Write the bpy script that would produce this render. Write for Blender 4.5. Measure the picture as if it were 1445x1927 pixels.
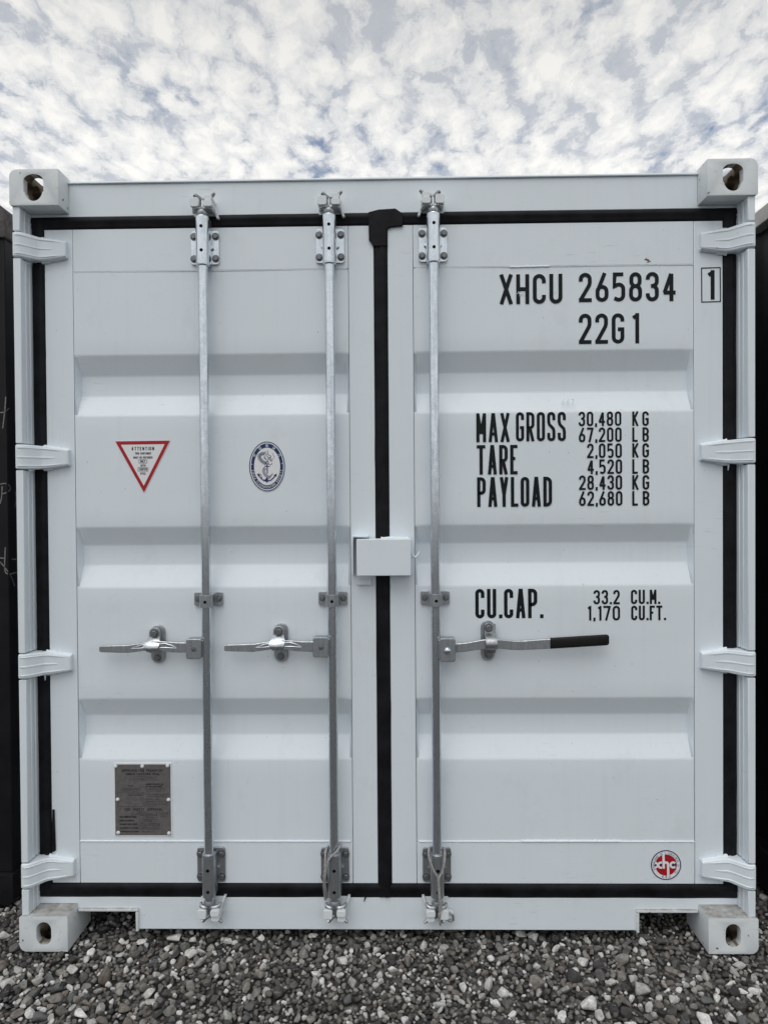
import bpy, bmesh, math, random
import numpy as np
from mathutils import Vector, Matrix, Euler, noise as mnoise

# ------------------------------------------------------------------ scene reset
for o in list(bpy.data.objects):
    bpy.data.objects.remove(o, do_unlink=True)
scene = bpy.context.scene
COL = scene.collection
random.seed(7)
RNG = np.random.default_rng(11)
R = math.radians

# ------------------------------------------------------------------ camera (solved from the container's ISO size)
F_PX, IMG_W, IMG_H = 1334.0, 1445.0, 1927.0
YAW, PITCH, ROLL = 1.67765334e-02, -1.23448372e-02, 7.16874800e-03
CAM = Vector((4.32593857e-02, -2.32029420, 1.48502869))

def rot_mat(y, p, r):
    Rz = Matrix(((math.cos(y), -math.sin(y), 0), (math.sin(y), math.cos(y), 0), (0, 0, 1)))
    Rx = Matrix(((1, 0, 0), (0, math.cos(p), -math.sin(p)), (0, math.sin(p), math.cos(p))))
    Ry = Matrix(((math.cos(r), 0, math.sin(r)), (0, 1, 0), (-math.sin(r), 0, math.cos(r))))
    return Rz @ Rx @ Ry
CR = rot_mat(YAW, PITCH, ROLL)
cam_data = bpy.data.cameras.new('camera')
cam = bpy.data.objects.new('camera', cam_data)
COL.objects.link(cam)
cam_data.sensor_fit = 'HORIZONTAL'
cam_data.sensor_width = 26.0
cam_data.lens = 26.0 * F_PX / IMG_W
cam_data.clip_start = 0.05
cam_data.clip_end = 5000
right, fwd, up = CR.col[0], CR.col[1], CR.col[2]
cam.matrix_world = Matrix(((right[0], up[0], -fwd[0], CAM[0]), (right[1], up[1], -fwd[1], CAM[1]),
                           (right[2], up[2], -fwd[2], CAM[2]), (0, 0, 0, 1)))
scene.camera = cam

def ray(px, py):
    return CR @ Vector(((px - IMG_W / 2) / F_PX, 1.0, (IMG_H / 2 - py) / F_PX))
def at(px, py, Y):
    """photo pixel -> (X, Z) on the upright plane at depth Y"""
    d = ray(px, py); t = (Y - CAM[1]) / d[1]; p = CAM + d * t
    return p[0], p[2]
def atx(px, py, X):
    d = ray(px, py); t = (X - CAM[0]) / d[0]
    return CAM + d * t

# ------------------------------------------------------------------ world, sun, exposure
SUN_EL, SUN_AZ = R(60), R(200)          # sun high behind the camera, hidden by the cloud layer
world = bpy.data.worlds.new('World'); scene.world = world
world.use_nodes = True
wn, wl = world.node_tree.nodes, world.node_tree.links
wn.clear()
def N(tree, kind, **kw):
    n = tree.nodes.new(kind)
    for k, v in kw.items():
        if k == 'inp':
            for kk, vv in v.items(): n.inputs[kk].default_value = vv
        else: setattr(n, k, v)
    return n
T = world.node_tree
w_out = N(T, 'ShaderNodeOutputWorld'); w_bg = N(T, 'ShaderNodeBackground', inp={'Strength': 0.1})
sky = N(T, 'ShaderNodeTexSky', sky_type='NISHITA', sun_disc=False, sun_elevation=SUN_EL, sun_rotation=SUN_AZ,
        altitude=200, air_density=1.0, dust_density=1.5, ozone_density=1.2)
tc = N(T, 'ShaderNodeTexCoord')
sep = N(T, 'ShaderNodeSeparateXYZ'); wl.new(tc.outputs['Generated'], sep.inputs[0])
def M(tree, op, a, b=None, clamp=False):
    n = tree.nodes.new('ShaderNodeMath'); n.operation = op; n.use_clamp = clamp
    for i, v in enumerate((a, b)):
        if v is None: continue
        if isinstance(v, (int, float)): n.inputs[i].default_value = v
        else: tree.links.new(v, n.inputs[i])
    return n.outputs[0]
zc = M(T, 'ADD', M(T, 'MAXIMUM', sep.outputs[2], 0.0), 0.10)
cu, cv = M(T, 'DIVIDE', sep.outputs[0], zc), M(T, 'DIVIDE', sep.outputs[1], zc)
cmb = N(T, 'ShaderNodeCombineXYZ'); wl.new(cu, cmb.inputs[0]); wl.new(cv, cmb.inputs[1])
def mapping(tree, vec, loc=(0, 0, 0), rot=(0, 0, 0), scale=(1, 1, 1)):
    m = N(tree, 'ShaderNodeMapping'); m.inputs['Location'].default_value = loc
    m.inputs['Rotation'].default_value = rot; m.inputs['Scale'].default_value = scale
    tree.links.new(vec, m.inputs[0]); return m.outputs[0]
def noise_tex(tree, vec, scale, detail=8, rough=.55, dist=0.0, kind=None):
    n = N(tree, 'ShaderNodeTexNoise', inp={'Scale': scale, 'Detail': detail, 'Roughness': rough, 'Distortion': dist})
    if kind: n.noise_type = kind
    if vec is not None: tree.links.new(vec, n.inputs['Vector'])
    return n.outputs['Fac']
def ramp(tree, fac, stops, interp='LINEAR'):
    r = N(tree, 'ShaderNodeValToRGB'); r.color_ramp.interpolation = interp
    els = r.color_ramp.elements
    while len(els) < len(stops): els.new(0.5)
    for e, (p, c) in zip(els, stops):
        e.position = p; e.color = (c, c, c, 1) if isinstance(c, (int, float)) else (*c, 1)
    tree.links.new(fac, r.inputs[0]); return r.outputs[0]
def mix(tree, fac, a, b, blend='MIX'):
    m = N(tree, 'ShaderNodeMix', data_type='RGBA', blend_type=blend)
    for s, v in ((m.inputs[0], fac), (m.inputs[6], a), (m.inputs[7], b)):
        if isinstance(v, (int, float)): s.default_value = v
        elif isinstance(v, tuple): s.default_value = (*v, 1) if len(v) == 3 else v
        else: tree.links.new(v, s)
    return m.outputs[2]
CM = mapping(T, cmb.outputs[0], loc=(0.6, 2.3, 0), rot=(0, 0, R(28)), scale=(1.0, .68, 1))
warp = N(T, 'ShaderNodeTexNoise', inp={'Scale': 9.0, 'Detail': 6.0, 'Roughness': .62}); wl.new(CM, warp.inputs['Vector'])
wv = N(T, 'ShaderNodeVectorMath', operation='MULTIPLY_ADD'); wl.new(warp.outputs['Color'], wv.inputs[0])
wv.inputs[1].default_value = (.11, .11, .11); wl.new(CM, wv.inputs[2])
def puffs(scale, smooth):
    v = N(T, 'ShaderNodeTexVoronoi', feature='SMOOTH_F1', inp={'Scale': scale, 'Smoothness': smooth, 'Randomness': 1.0})
    wl.new(mapping(T, wv.outputs[0], loc=(scale, 3, 0), rot=(0, 0, R(20)), scale=(1.1, .9, 1)), v.inputs['Vector'])
    return M(T, 'SUBTRACT', 1.0, v.outputs['Distance'])
c_big = noise_tex(T, CM, 2.6, 3, .5)
c_mid = noise_tex(T, mapping(T, CM, loc=(2, 7, 0)), 9.0, 7, .62)
c_fine = noise_tex(T, mapping(T, wv.outputs[0], loc=(5, 9, 2)), 26.0, 6, .66)
p1 = puffs(15.0, .25)
def wsum(*a):
    r = None
    for v, k in a:
        q = M(T, 'MULTIPLY', v, k); r = q if r is None else M(T, 'ADD', r, q)
    return r
tex = wsum((c_mid, .30), (c_fine, .42), (p1, .28))
dens = wsum((tex, .75), (c_big, .32))
cover = ramp(T, dens, [(.37, .0), (.42, .60), (.465, .92), (.53, 1.0)])
shade = ramp(T, tex, [(.42, (5.4, 5.65, 6.1)), (.475, (7.1, 7.2, 7.3)), (.60, (9.0, 8.9, 8.65))])
low = ramp(T, sep.outputs[2], [(.42, 1.03), (.62, .77)])
cloud_col = mix(T, 1.0, shade, low, 'MULTIPLY')
blue = mix(T, 0.35, sky.outputs[0], (4.0, 4.6, 5.6))
final_sky = mix(T, cover, blue, cloud_col)
wl.new(final_sky, w_bg.inputs[0]); wl.new(w_bg.outputs[0], w_out.inputs[0])

sun_d = bpy.data.lights.new('sun', 'SUN'); sun_d.energy = 1.15; sun_d.angle = R(50); sun_d.color = (1.0, .98, .95)
sun = bpy.data.objects.new('sun', sun_d); COL.objects.link(sun)
# direction to the sun as the Sky Texture defines it: rotation measured from +Y clockwise
sd = Vector((math.sin(SUN_AZ) * math.cos(SUN_EL), math.cos(SUN_AZ) * math.cos(SUN_EL), math.sin(SUN_EL)))
sun.rotation_euler = (-sd).to_track_quat('-Z', 'Y').to_euler(); sun.location = sd * 30

scene.view_settings.view_transform = 'Standard'
scene.view_settings.look = 'None'
scene.view_settings.exposure = 0.12
scene.view_settings.gamma = 1.0
scene.view_settings.use_curve_mapping = False
scene.render.engine = 'CYCLES'
scene.render.resolution_x, scene.render.resolution_y = 767, 1024
scene.cycles.max_bounces = 8

# ------------------------------------------------------------------ materials
def new_mat(name):
    m = bpy.data.materials.new(name); m.use_nodes = True
    t = m.node_tree; b = t.nodes['Principled BSDF']
    return m, t, b
def pos(t):
    return N(t, 'ShaderNodeNewGeometry').outputs['Position']
def bump(t, b, height, strength, dist):
    n = N(t, 'ShaderNodeBump', inp={'Strength': strength, 'Distance': dist})
    t.links.new(height, n.inputs['Height']); t.links.new(n.outputs[0], b.inputs['Normal'])

def mat_white(name, base=(.765, .835, .885), dusty=0.0):
    m, t, b = new_mat(name)
    p = pos(t)
    blot = noise_tex(t, p, 2.3, 6, .6)
    streak = noise_tex(t, mapping(t, p, scale=(55, 55, 1.4)), 1.0, 5, .6)
    speck = noise_tex(t, p, 95, 3, .5)
    d1 = ramp(t, blot, [(.42, 0.0), (.75, .16)])
    d2 = ramp(t, streak, [(.56, 0.0), (.80, .15)])
    c = mix(t, d1, base, (.63, .675, .695))
    c = mix(t, d2, c, (.54, .56, .565))
    c = mix(t, ramp(t, speck, [(.75, 0.0), (.775, .75)]), c, (.26, .22, .18))
    scr = noise_tex(t, mapping(t, p, rot=(0, R(38), 0), scale=(16, 16, 160)), 1.0, 3, .5)
    patch = ramp(t, noise_tex(t, p, 3.7, 3, .5), [(.55, 0.0), (.68, 1.0)])
    c = mix(t, M(t, 'MULTIPLY', ramp(t, scr, [(.64, 0.0), (.70, .28)]), patch), c, (.42, .42, .41))
    grime = ramp(t, noise_tex(t, mapping(t, p, loc=(4, 1, 8), scale=(1, 1, .55)), 7.5, 7, .68), [(.58, 0.0), (.76, .20)])
    c = mix(t, grime, c, (.47, .46, .44))
    if dusty:
        nz = N(t, 'ShaderNodeSeparateXYZ'); t.links.new(N(t, 'ShaderNodeNewGeometry').outputs['Normal'], nz.inputs[0])
        du = M(t, 'MULTIPLY', M(t, 'MULTIPLY', M(t, 'MAXIMUM', nz.outputs[2], 0.0),
               ramp(t, noise_tex(t, p, 34, 7, .7), [(.30, .35), (.62, 1.0)])), dusty, True)
        c = mix(t, du, c, (.20, .175, .145))
        sc = ramp(t, noise_tex(t, mapping(t, p, rot=(.3, .8, .5), scale=(1, 1, 2.2)), 26, 8, .72), [(.60, 0.0), (.70, .55)])
        c = mix(t, sc, c, (.40, .38, .35))
        chip = ramp(t, noise_tex(t, p, 42, 4, .6), [(.665, 0.0), (.685, 1.0)])
        c = mix(t, chip, c, (.13, .06, .035))
    t.links.new(c, b.inputs['Base Color'])
    rr = ramp(t, noise_tex(t, p, 14, 5, .6), [(.3, .34), (.7, .52)])
    t.links.new(rr, b.inputs['Roughness'])
    h = M(t, 'ADD', M(t, 'MULTIPLY', noise_tex(t, p, 260, 2, .5), .35), noise_tex(t, p, 5.5, 3, .5))
    bump(t, b, h, .22, .0035)
    return m
WHITE = mat_white('white_container_paint')
WHITE_DUSTY = mat_white('white_paint_on_castings', (.71, .755, .775), .85)
WHITE_KEEP = mat_white('white_paint_on_keepers', (.73, .775, .80), .25)

def mat_simple(name, col, rough=.5, metal=0.0, var=.15, scale=30, bstr=.15, spec=.5):
    m, t, b = new_mat(name); p = pos(t)
    n = noise_tex(t, p, scale, 6, .6)
    lo = tuple(max(0, c * (1 - var)) for c in col); hi = tuple(min(1, c * (1 + var)) for c in col)
    t.links.new(ramp(t, n, [(.3, lo), (.7, hi)]), b.inputs['Base Color'])
    b.inputs['Roughness'].default_value = rough; b.inputs['Metallic'].default_value = metal
    b.inputs['Specular IOR Level'].default_value = spec
    if bstr: bump(t, b, noise_tex(t, p, scale * 5, 4, .6), bstr, .001)
    return m
def mat_galv(name, lo, hi, r0, r1):
    m, t, b = new_mat(name); p = pos(t)
    v = N(t, 'ShaderNodeTexVoronoi', inp={'Scale': 150.0, 'Randomness': 1.0}); t.links.new(p, v.inputs['Vector'])
    st = noise_tex(t, mapping(t, p, scale=(90, 90, 6)), 1.0, 6, .65)
    bl = noise_tex(t, p, 38, 6, .65)
    f = M(t, 'ADD', M(t, 'ADD', M(t, 'MULTIPLY', v.outputs['Color'], .10), M(t, 'MULTIPLY', st, .58)), M(t, 'MULTIPLY', bl, .32))
    c = ramp(t, f, [(.36, lo), (.62, hi)])
    c = mix(t, ramp(t, noise_tex(t, p, 60, 5, .6), [(.73, 0.0), (.78, .6)]), c, (.16, .14, .12))
    t.links.new(c, b.inputs['Base Color'])
    b.inputs['Metallic'].default_value = .92
    t.links.new(ramp(t, f, [(.35, r1), (.65, r0)]), b.inputs['Roughness'])
    bump(t, b, noise_tex(t, p, 120, 3, .5), .06, .0010)
    return m
GALV = mat_galv('galvanised_steel', (.54, .59, .64), (.76, .81, .86), .15, .30)
GALV_DULL = mat_galv('dull_cast_galvanised_steel', (.30, .32, .34), (.50, .525, .55), .34, .54)
BOLT = mat_simple('dark_zinc_bolt', (.20, .21, .22), .48, .8, .25, 120)
BRIGHT = mat_galv('bright_zinc', (.44, .47, .50), (.66, .69, .72), .22, .36)
RUBBER = mat_simple('black_rubber_gasket', (.0075, .0078, .0105), .60, 0, .75, 14, .5, .18)
BLACK_HOLE = mat_simple('painted_hole_shade', (.006, .006, .006), .9, 0, 0, 30, 0, .1)  # flat black stands in for the shade inside the bearing holes
GRIP = mat_simple('black_plastic_grip', (.009, .009, .010), .5, 0, .3, 60, .2, .25)
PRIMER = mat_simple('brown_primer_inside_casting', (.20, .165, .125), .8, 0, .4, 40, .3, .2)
INK = mat_simple('black_vinyl_lettering', (.008, .011, .0135), .5, 0, .2, 60, .05, .18)
NAVY = mat_simple('navy_print', (.007, .032, .125), .4, 0, .1, 60, 0, .4)
RED = mat_simple('red_print', (.40, .008, .018), .4, 0, .12, 60, 0, .4)
STICKER = mat_simple('white_vinyl_sticker', (.80, .81, .83), .35, 0, .02, 60, 0, .4)
PLATE = mat_simple('grey_anodised_plate', (.15, .142, .14), .5, .2, .18, 70, .1, .4)
PLATE_INK = mat_simple('etched_plate_lettering', (.012, .012, .016), .5, 0, .1, 60, 0, .4)
ROPE = mat_simple('grey_twisted_wire_rope', (.36, .355, .35), .55, .25, .35, 160, .3, .4)
NB_BLACK = mat_simple('black_neighbour_paint', (.006, .006, .008), .5, 0, .5, 9, .15, .25)
NB_CAST = mat_simple('grimy_dark_casting_paint', (.085, .075, .075), .65, 0, .6, 30, .4, .3)
NB_RAIL = mat_simple('pale_grey_rail_paint', (.46, .45, .42), .55, 0, .15, 20, .15, .4)
CHALK = mat_simple('grey_paint_marker', (.22, .22, .22), .8, 0, .4, 90, .2, .2)

# ground sheet: dirt with fine grit; far away the pebble pattern carries on in the material
def mat_ground():
    m, t, b = new_mat('gravel_yard_ground'); p = pos(t)
    v = N(t, 'ShaderNodeTexVoronoi', inp={'Scale': 30.0}); t.links.new(p, v.inputs['Vector'])
    n = noise_tex(t, p, 1.7, 6, .6)
    c = ramp(t, v.outputs['Color'], [(.1, (.035, .032, .03)), (.5, (.10, .095, .088)), (.92, (.26, .25, .235))])
    e = ramp(t, v.outputs['Distance'], [(.25, 1.0), (.62, .12)])
    c = mix(t, 1.0, c, e, 'MULTIPLY')
    c = mix(t, ramp(t, n, [(.4, 0.0), (.7, .45)]), c, (.05, .045, .04))
    t.links.new(c, b.inputs['Base Color']); b.inputs['Roughness'].default_value = .85
    b.inputs['Specular IOR Level'].default_value = .25
    bump(t, b, M(t, 'SUBTRACT', 1.0, v.outputs['Distance']), .7, .012)
    return m
GROUND = mat_ground()
def mat_stone(name, fac_socket):
    m, t, b = new_mat(name); p = pos(t)
    if fac_socket == 'object': f = N(t, 'ShaderNodeObjectInfo').outputs['Random']
    else:
        a = N(t, 'ShaderNodeAttribute'); a.attribute_name = 'tint'; f = a.outputs['Fac']
    c = ramp(t, f, [(0, (.036, .036, .038)), (.15, (.075, .073, .070)), (.30, (.15, .14, .126)), (.45, (.11, .112, .115)),
                    (.58, (.235, .225, .21)), (.66, (.155, .134, .116)), (.76, (.32, .31, .29)), (.87, (.48, .472, .455)), (1.0, (.72, .715, .70))])
    n1 = noise_tex(t, p, 70, 6, .65); n2 = noise_tex(t, p, 300, 4, .6)
    c = mix(t, 1.0, c, ramp(t, n1, [(.28, .58), (.72, 1.30)]), 'MULTIPLY')
    c = mix(t, 1.0, c, ramp(t, n2, [(.3, .80), (.7, 1.18)]), 'MULTIPLY')
    vein = ramp(t, noise_tex(t, mapping(t, p, rot=(.7, .4, .2), scale=(1, 1, 5)), 28, 4, .5), [(.60, 0.0), (.66, .30)])
    c = mix(t, vein, c, (.34, .33, .31))
    t.links.new(c, b.inputs['Base Color'])
    b.inputs['Roughness'].default_value = .78; b.inputs['Specular IOR Level'].default_value = .28
    bump(t, b, M(t, 'ADD', n1, M(t, 'MULTIPLY', n2, .4)), .5, .003)
    return m
STONE_OBJ = mat_stone('pebble_stone', 'object')
STONE_BULK = mat_stone('loose_gravel_stone', 'attr')

# ------------------------------------------------------------------ mesh helpers
class MB:
    """collects shapes into one mesh"""
    def __init__(self): self.v, self.f, self.m = [], [], []
    def add(self, vs, fs, mi=0):
        o = len(self.v); self.v += [tuple(p) for p in vs]
        self.f += [tuple(i + o for i in f) for f in fs]; self.m += [mi] * len(fs)
    def box(self, x0, x1, y0, y1, z0, z1, mi=0):
        x0, x1 = sorted((x0, x1)); y0, y1 = sorted((y0, y1)); z0, z1 = sorted((z0, z1))
        v = [(x, y, z) for z in (z0, z1) for y in (y0, y1) for x in (x0, x1)]
        self.add(v, [(0, 2, 3, 1), (4, 5, 7, 6), (0, 1, 5, 4), (2, 6, 7, 3), (0, 4, 6, 2), (1, 3, 7, 5)], mi)
    def prism(self, poly, y0, y1, mi=0):
        """poly: list of (x, z); extruded along Y"""
        a = sum(poly[i][0] * poly[(i + 1) % len(poly)][1] - poly[(i + 1) % len(poly)][0] * poly[i][1] for i in range(len(poly)))
        if a < 0: poly = poly[::-1]
        n = len(poly)
        v = [(x, y0, z) for x, z in poly] + [(x, y1, z) for x, z in poly]
        self.add(v, [tuple(range(n)), tuple(range(2 * n - 1, n - 1, -1))] +
                 [((i + 1) % n, i, i + n, (i + 1) % n + n) for i in range(n)], mi)
    def tube(self, pts, rad, n=14, mi=0, cap=True, closed=False):
        pts = [Vector(p) for p in pts]; L = len(pts)
        rads = rad if isinstance(rad, (list, tuple)) else [rad] * L
        prev = None; rings = []
        for i, p in enumerate(pts):
            a = pts[i - 1] if (i or closed) else p; c = pts[(i + 1) % L] if (i < L - 1 or closed) else p
            t = (c - a)
            t = t.normalized() if t.length > 1e-9 else Vector((0, 0, 1))
            if prev is None:
                ref = Vector((1, 0, 0)) if abs(t.x) < .8 else Vector((0, 1, 0))
                u = (ref - t * ref.dot(t)).normalized()
            else:
                u = prev - t * prev.dot(t)
                u = u.normalized() if u.length > 1e-6 else Vector((1, 0, 0))
            w = t.cross(u); prev = u
            rings.append([p + (u * math.cos(2 * math.pi * k / n) + w * math.sin(2 * math.pi * k / n)) * rads[i] for k in range(n)])
        v = [q for r in rings for q in r]; f = []
        for i in range(L if closed else L - 1):
            j = (i + 1) % L
            for k in range(n):
                f.append((i * n + k, i * n + (k + 1) % n, j * n + (k + 1) % n, j * n + k))
        if cap and not closed:
            f.append(tuple(range(n - 1, -1, -1))); f.append(tuple((L - 1) * n + k for k in range(n)))
        self.add(v, f, mi)
    def cyl(self, p0, p1, r, n=16, mi=0, r1=None):
        self.tube([p0, p1], [r, r if r1 is None else r1], n, mi)
    def grid(self, P, mi=0, flip=False):
        """P: 2-D list of points"""
        a, b = len(P), len(P[0]); f = []
        for i in range(a - 1):
            for j in range(b - 1):
                q = (i * b + j, i * b + j + 1, (i + 1) * b + j + 1, (i + 1) * b + j)
                f.append(q[::-1] if flip else q)
        self.add([p for r in P for p in r], f, mi)
    def build(self, name, mats, parent=None, smooth=40, bevel=0.0, seg=2):
        me = bpy.data.meshes.new(name)
        me.from_pydata(self.v, [], self.f)
        for m in (mats if isinstance(mats, (list, tuple)) else [mats]): me.materials.append(m)
        me.polygons.foreach_set('material_index', self.m)
        finish(me, smooth)
        o = bpy.data.objects.new(name, me); COL.objects.link(o); o.parent = parent
        if bevel:
            b = o.modifiers.new('bevel', 'BEVEL'); b.width = bevel; b.segments = seg; b.limit_method = 'ANGLE'; b.angle_limit = R(35)
            b.harden_normals = False
        return o
def finish(me, angle):
    bm = bmesh.new(); bm.from_mesh(me)
    bmesh.ops.recalc_face_normals(bm, faces=bm.faces) if angle is not None else None
    if angle:
        for f in bm.faces: f.smooth = True
        for e in bm.edges:
            e.smooth = not (len(e.link_faces) == 2 and e.calc_face_angle(0) > R(angle)) and len(e.link_faces) == 2
    bm.to_mesh(me); bm.free(); me.update()
def link_copy(src, parent=None, loc=None, rot=None, scale=None, name=None):
    o = src.copy(); COL.objects.link(o); o.parent = parent
    if name: o.name = name
    if loc is not None: o.location = loc
    if rot is not None: o.rotation_euler = rot
    if scale is not None: o.scale = scale
    return o
def empty(name, loc, label=None, cat=None, group=None):
    o = bpy.data.objects.new(name, None); COL.objects.link(o); o.location = loc; o.empty_display_size = .2
    if label: o['label'] = label
    if cat: o['category'] = cat
    if group: o['group'] = group
    return o
def arc(cx, cz, rx, rz, a0, a1, n=10):
    return [(cx + rx * math.cos(R(a0 + (a1 - a0) * i / n)), cz + rz * math.sin(R(a0 + (a1 - a0) * i / n))) for i in range(n + 1)]
def stadium(cx, cz, w, h, n=8):
    r = w / 2
    return arc(cx, cz + h / 2 - r, r, r, 0, 180, n) + arc(cx, cz - h / 2 + r, r, r, 180, 360, n)
def rrect(x0, x1, z0, z1, r, n=4):
    return (arc(x1 - r, z1 - r, r, r, 0, 90, n) + arc(x0 + r, z1 - r, r, r, 90, 180, n) +
            arc(x0 + r, z0 + r, r, r, 180, 270, n) + arc(x1 - r, z0 + r, r, r, 270, 360, n))
def nz(x, y=0.0, z=0.0): return mnoise.noise(Vector((x, y, z)))

# ------------------------------------------------------------------ stroke lettering
def glyph(ch, w, h, s):
    """centre lines of a narrow sans letter in a box w x h (already inset by half the stroke s)"""
    r = min(w / 2, h / 2); A = arc
    m = h * .5
    if ch in 'O0': return [(A(r, h - r, r, r, 0, 180) + A(r, r, r, r, 180, 360), True)]
    if ch == 'C': return [([(w, h * .72)] + A(r, h - r, r, r, 0, 180) + A(r, r, r, r, 180, 360) + [(w, h * .27)], False)]
    if ch == 'G': return [([(w, h * .76)] + A(r, h - r, r, r, 0, 180) + A(r, r, r, r, 180, 360) + [(w, h * .47), (w * .48, h * .47)], False)]
    if ch == 'U': return [([(0, h + s / 2)] + A(r, r, r, r, 180, 360) + [(w, h + s / 2)], False)]
    if ch == 'J': return [([(w, h + s / 2)] + A(r, r, r, r, 0, -180), False)]
    if ch == 'D':
        q = w * .75
        return [([(0, 0), (0, h)] + A(w - q, h - q, q, q, 90, 0) + A(w - q, q, q, q, 0, -90), True)]
    if ch in 'PR':
        b = h * .46; q = min(w * .62, (h - b) / 2)
        out = [([(0, -s / 2), (0, h)] + A(w - q, h - q, q, q, 90, 0) + A(w - q, b + q, q, q, 0, -90) + [(0, b)], False)]
        if ch == 'R': out.append(([(w * .42, b), (w, -s / 2)], False))
        return out
    if ch == 'B':
        b = h * .52; q = min(w * .6, (h - b) / 2); q2 = min(w * .6, b / 2)
        return [([(0, 0), (0, h)] + A(w - q, h - q, q, q, 90, 0) + A(w - q, b + q, q, q, 0, -90) + [(0, b)], False),
                ([(w * .4, b)] + A(w - q2, b - q2, q2, q2, 90, 0) + A(w - q2, q2, q2, q2, 0, -90) + [(0, 0)], False)]
    if ch == 'S':
        return [([(w, h * .74)] + A(r, h - r, r, r, 0, 180) + [(0, h * .68), (w * .12, h * .58), (w * .88, h * .42), (w, h * .32)] +
                 A(r, r, r, r, 0, -180) + [(0, h * .26)], False)]
    if ch == '2':
        return [([(0, h * .74)] + A(r, h - r, r, r, 180, 0) + [(w, h * .68), (w * .93, h * .58), (0, h * .02)], False), ([(-s * .5, 0), (w + s / 2, 0)], False)]
    if ch == '3':
        b = h * .53; q = min(r, (h - b) / 2); q2 = min(r, b / 2)
        return [([(0, h * .78)] + A(r, h - r, r, r, 180, 0) + [(w, b + q)] + A(w - q, b + q, q, q, 0, -90, 6) + [(w * .35, b)], False),
                ([(w * .35, b)] + A(w - q2, b - q2, q2, q2, 90, 0, 6) + [(w, r)] + A(r, r, r, r, 0, -180) + [(0, h * .24)], False)]
    if ch == '4': return [([(w * .76, -s / 2), (w * .76, h)], False), ([(w * .72, h), (0, h * .26)], False), ([(-s * .25, h * .26), (w + s / 2, h * .26)], False)]
    if ch == '5':
        b = h * .60; q = min(w * .6, b / 2)
        return [([(w, h), (w * .05, h), (0, h * .52)] + A(r, b - r, r, r, 135, 0) + A(r, r, r, r, 0, -180)[:8] + [(0, h * .06)], False)]
    if ch == '6':
        b = h * .52
        return [(A(r, b - r, r, r, 0, 180) + A(r, r, r, r, 180, 360), True), ([(w * .80, h + s * .4), (0, b - r)], False)]
    if ch == '7': return [([(-s / 2, h), (w + s / 2, h)], False), ([(w, h), (w * .30, -s / 2)], False)]
    if ch == '8':
        b = h * .53; q = min(r, (h - b) / 2)
        return [(A(r, h - q, r * .92, q, 0, 180) + A(r, b + q, r * .92, q, 180, 360), True),
                (A(r, b - r, r, r, 0, 180) + A(r, r, r, r, 180, 360), True)]
    if ch == '1': return [([(w, -s / 2), (w, h + s / 2)], False), ([(w - s * 1.05, h - s * .75), (w + s * .2, h + s * .05)], False)]
    if ch == 'A': return [([(0, -s / 2), (r - s * .06, h + s / 2)], False), ([(w, -s / 2), (r + s * .06, h + s / 2)], False), ([(w * .16, h * .25), (w * .84, h * .25)], False)]
    if ch == 'M': return [([(0, -s / 2), (0, h + s / 2)], False), ([(w, -s / 2), (w, h + s / 2)], False), ([(0, h + s * .3), (r, h * .26)], False), ([(w, h + s * .3), (r, h * .26)], False)]
    if ch == 'N': return [([(0, -s / 2), (0, h + s / 2)], False), ([(w, -s / 2), (w, h + s / 2)], False), ([(0, h), (w, 0)], False)]
    if ch == 'W': return [([(0, h + s / 2), (w * .25, -s / 2)], False), ([(w * .25, -s / 2), (r, h * .8)], False), ([(r, h * .8), (w * .75, -s / 2)], False), ([(w * .75, -s / 2), (w, h + s / 2)], False)]
    if ch == 'V': return [([(0, h + s / 2), (r, -s / 2)], False), ([(r, -s / 2), (w, h + s / 2)], False)]
    if ch == 'X': return [([(-s * .1, -s / 2), (w + s * .1, h + s / 2)], False), ([(-s * .1, h + s / 2), (w + s * .1, -s / 2)], False)]
    if ch == 'Y': return [([(0, h + s / 2), (r, h * .40)], False), ([(r, h * .40), (w, h + s / 2)], False), ([(r, h * .46), (r, -s / 2)], False)]
    if ch == 'K': return [([(0, -s / 2), (0, h + s / 2)], False), ([(w, h + s / 2), (0, h * .36)], False), ([(w * .30, h * .52), (w, -s / 2)], False)]
    if ch == 'H': return [([(0, -s / 2), (0, h + s / 2)], False), ([(w, -s / 2), (w, h + s / 2)], False), ([(0, m), (w, m)], False)]
    if ch == 'T': return [([(-s / 2, h), (w + s / 2, h)], False), ([(r, h), (r, -s / 2)], False)]
    if ch == 'L': return [([(0, h + s / 2), (0, 0), (w + s / 2, 0)], False)]
    if ch == 'E': return [([(w + s / 2, h), (0, h), (0, 0), (w + s / 2, 0)], False), ([(0, h * .54), (w * .85, h * .54)], False)]
    if ch == 'F': return [([(w + s / 2, h), (0, h), (0, -s / 2)], False), ([(0, h * .52), (w * .85, h * .52)], False)]
    if ch == 'I': return [([(r, -s / 2), (r, h + s / 2)], False)]
    if ch == '.': return [([(r, -s / 2), (r, s * .6)], False)]
    if ch == ',': return [([(w * .1, -s * .9), (w * .75, s * .9)], False)]
    if ch == "'": return [([(r, h * .75), (r, h + s / 2)], False)]
    if ch == '-': return [([(0, m), (w, m)], False)]
    return []
GW = {'1': .42, '.': .34, ',': .34, 'I': .30, ' ': .55, 'M': 1.08, 'W': 1.15, "'": .25, 'A': 1.05, 'L': .85, 'F': .85, 'E': .85}

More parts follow.
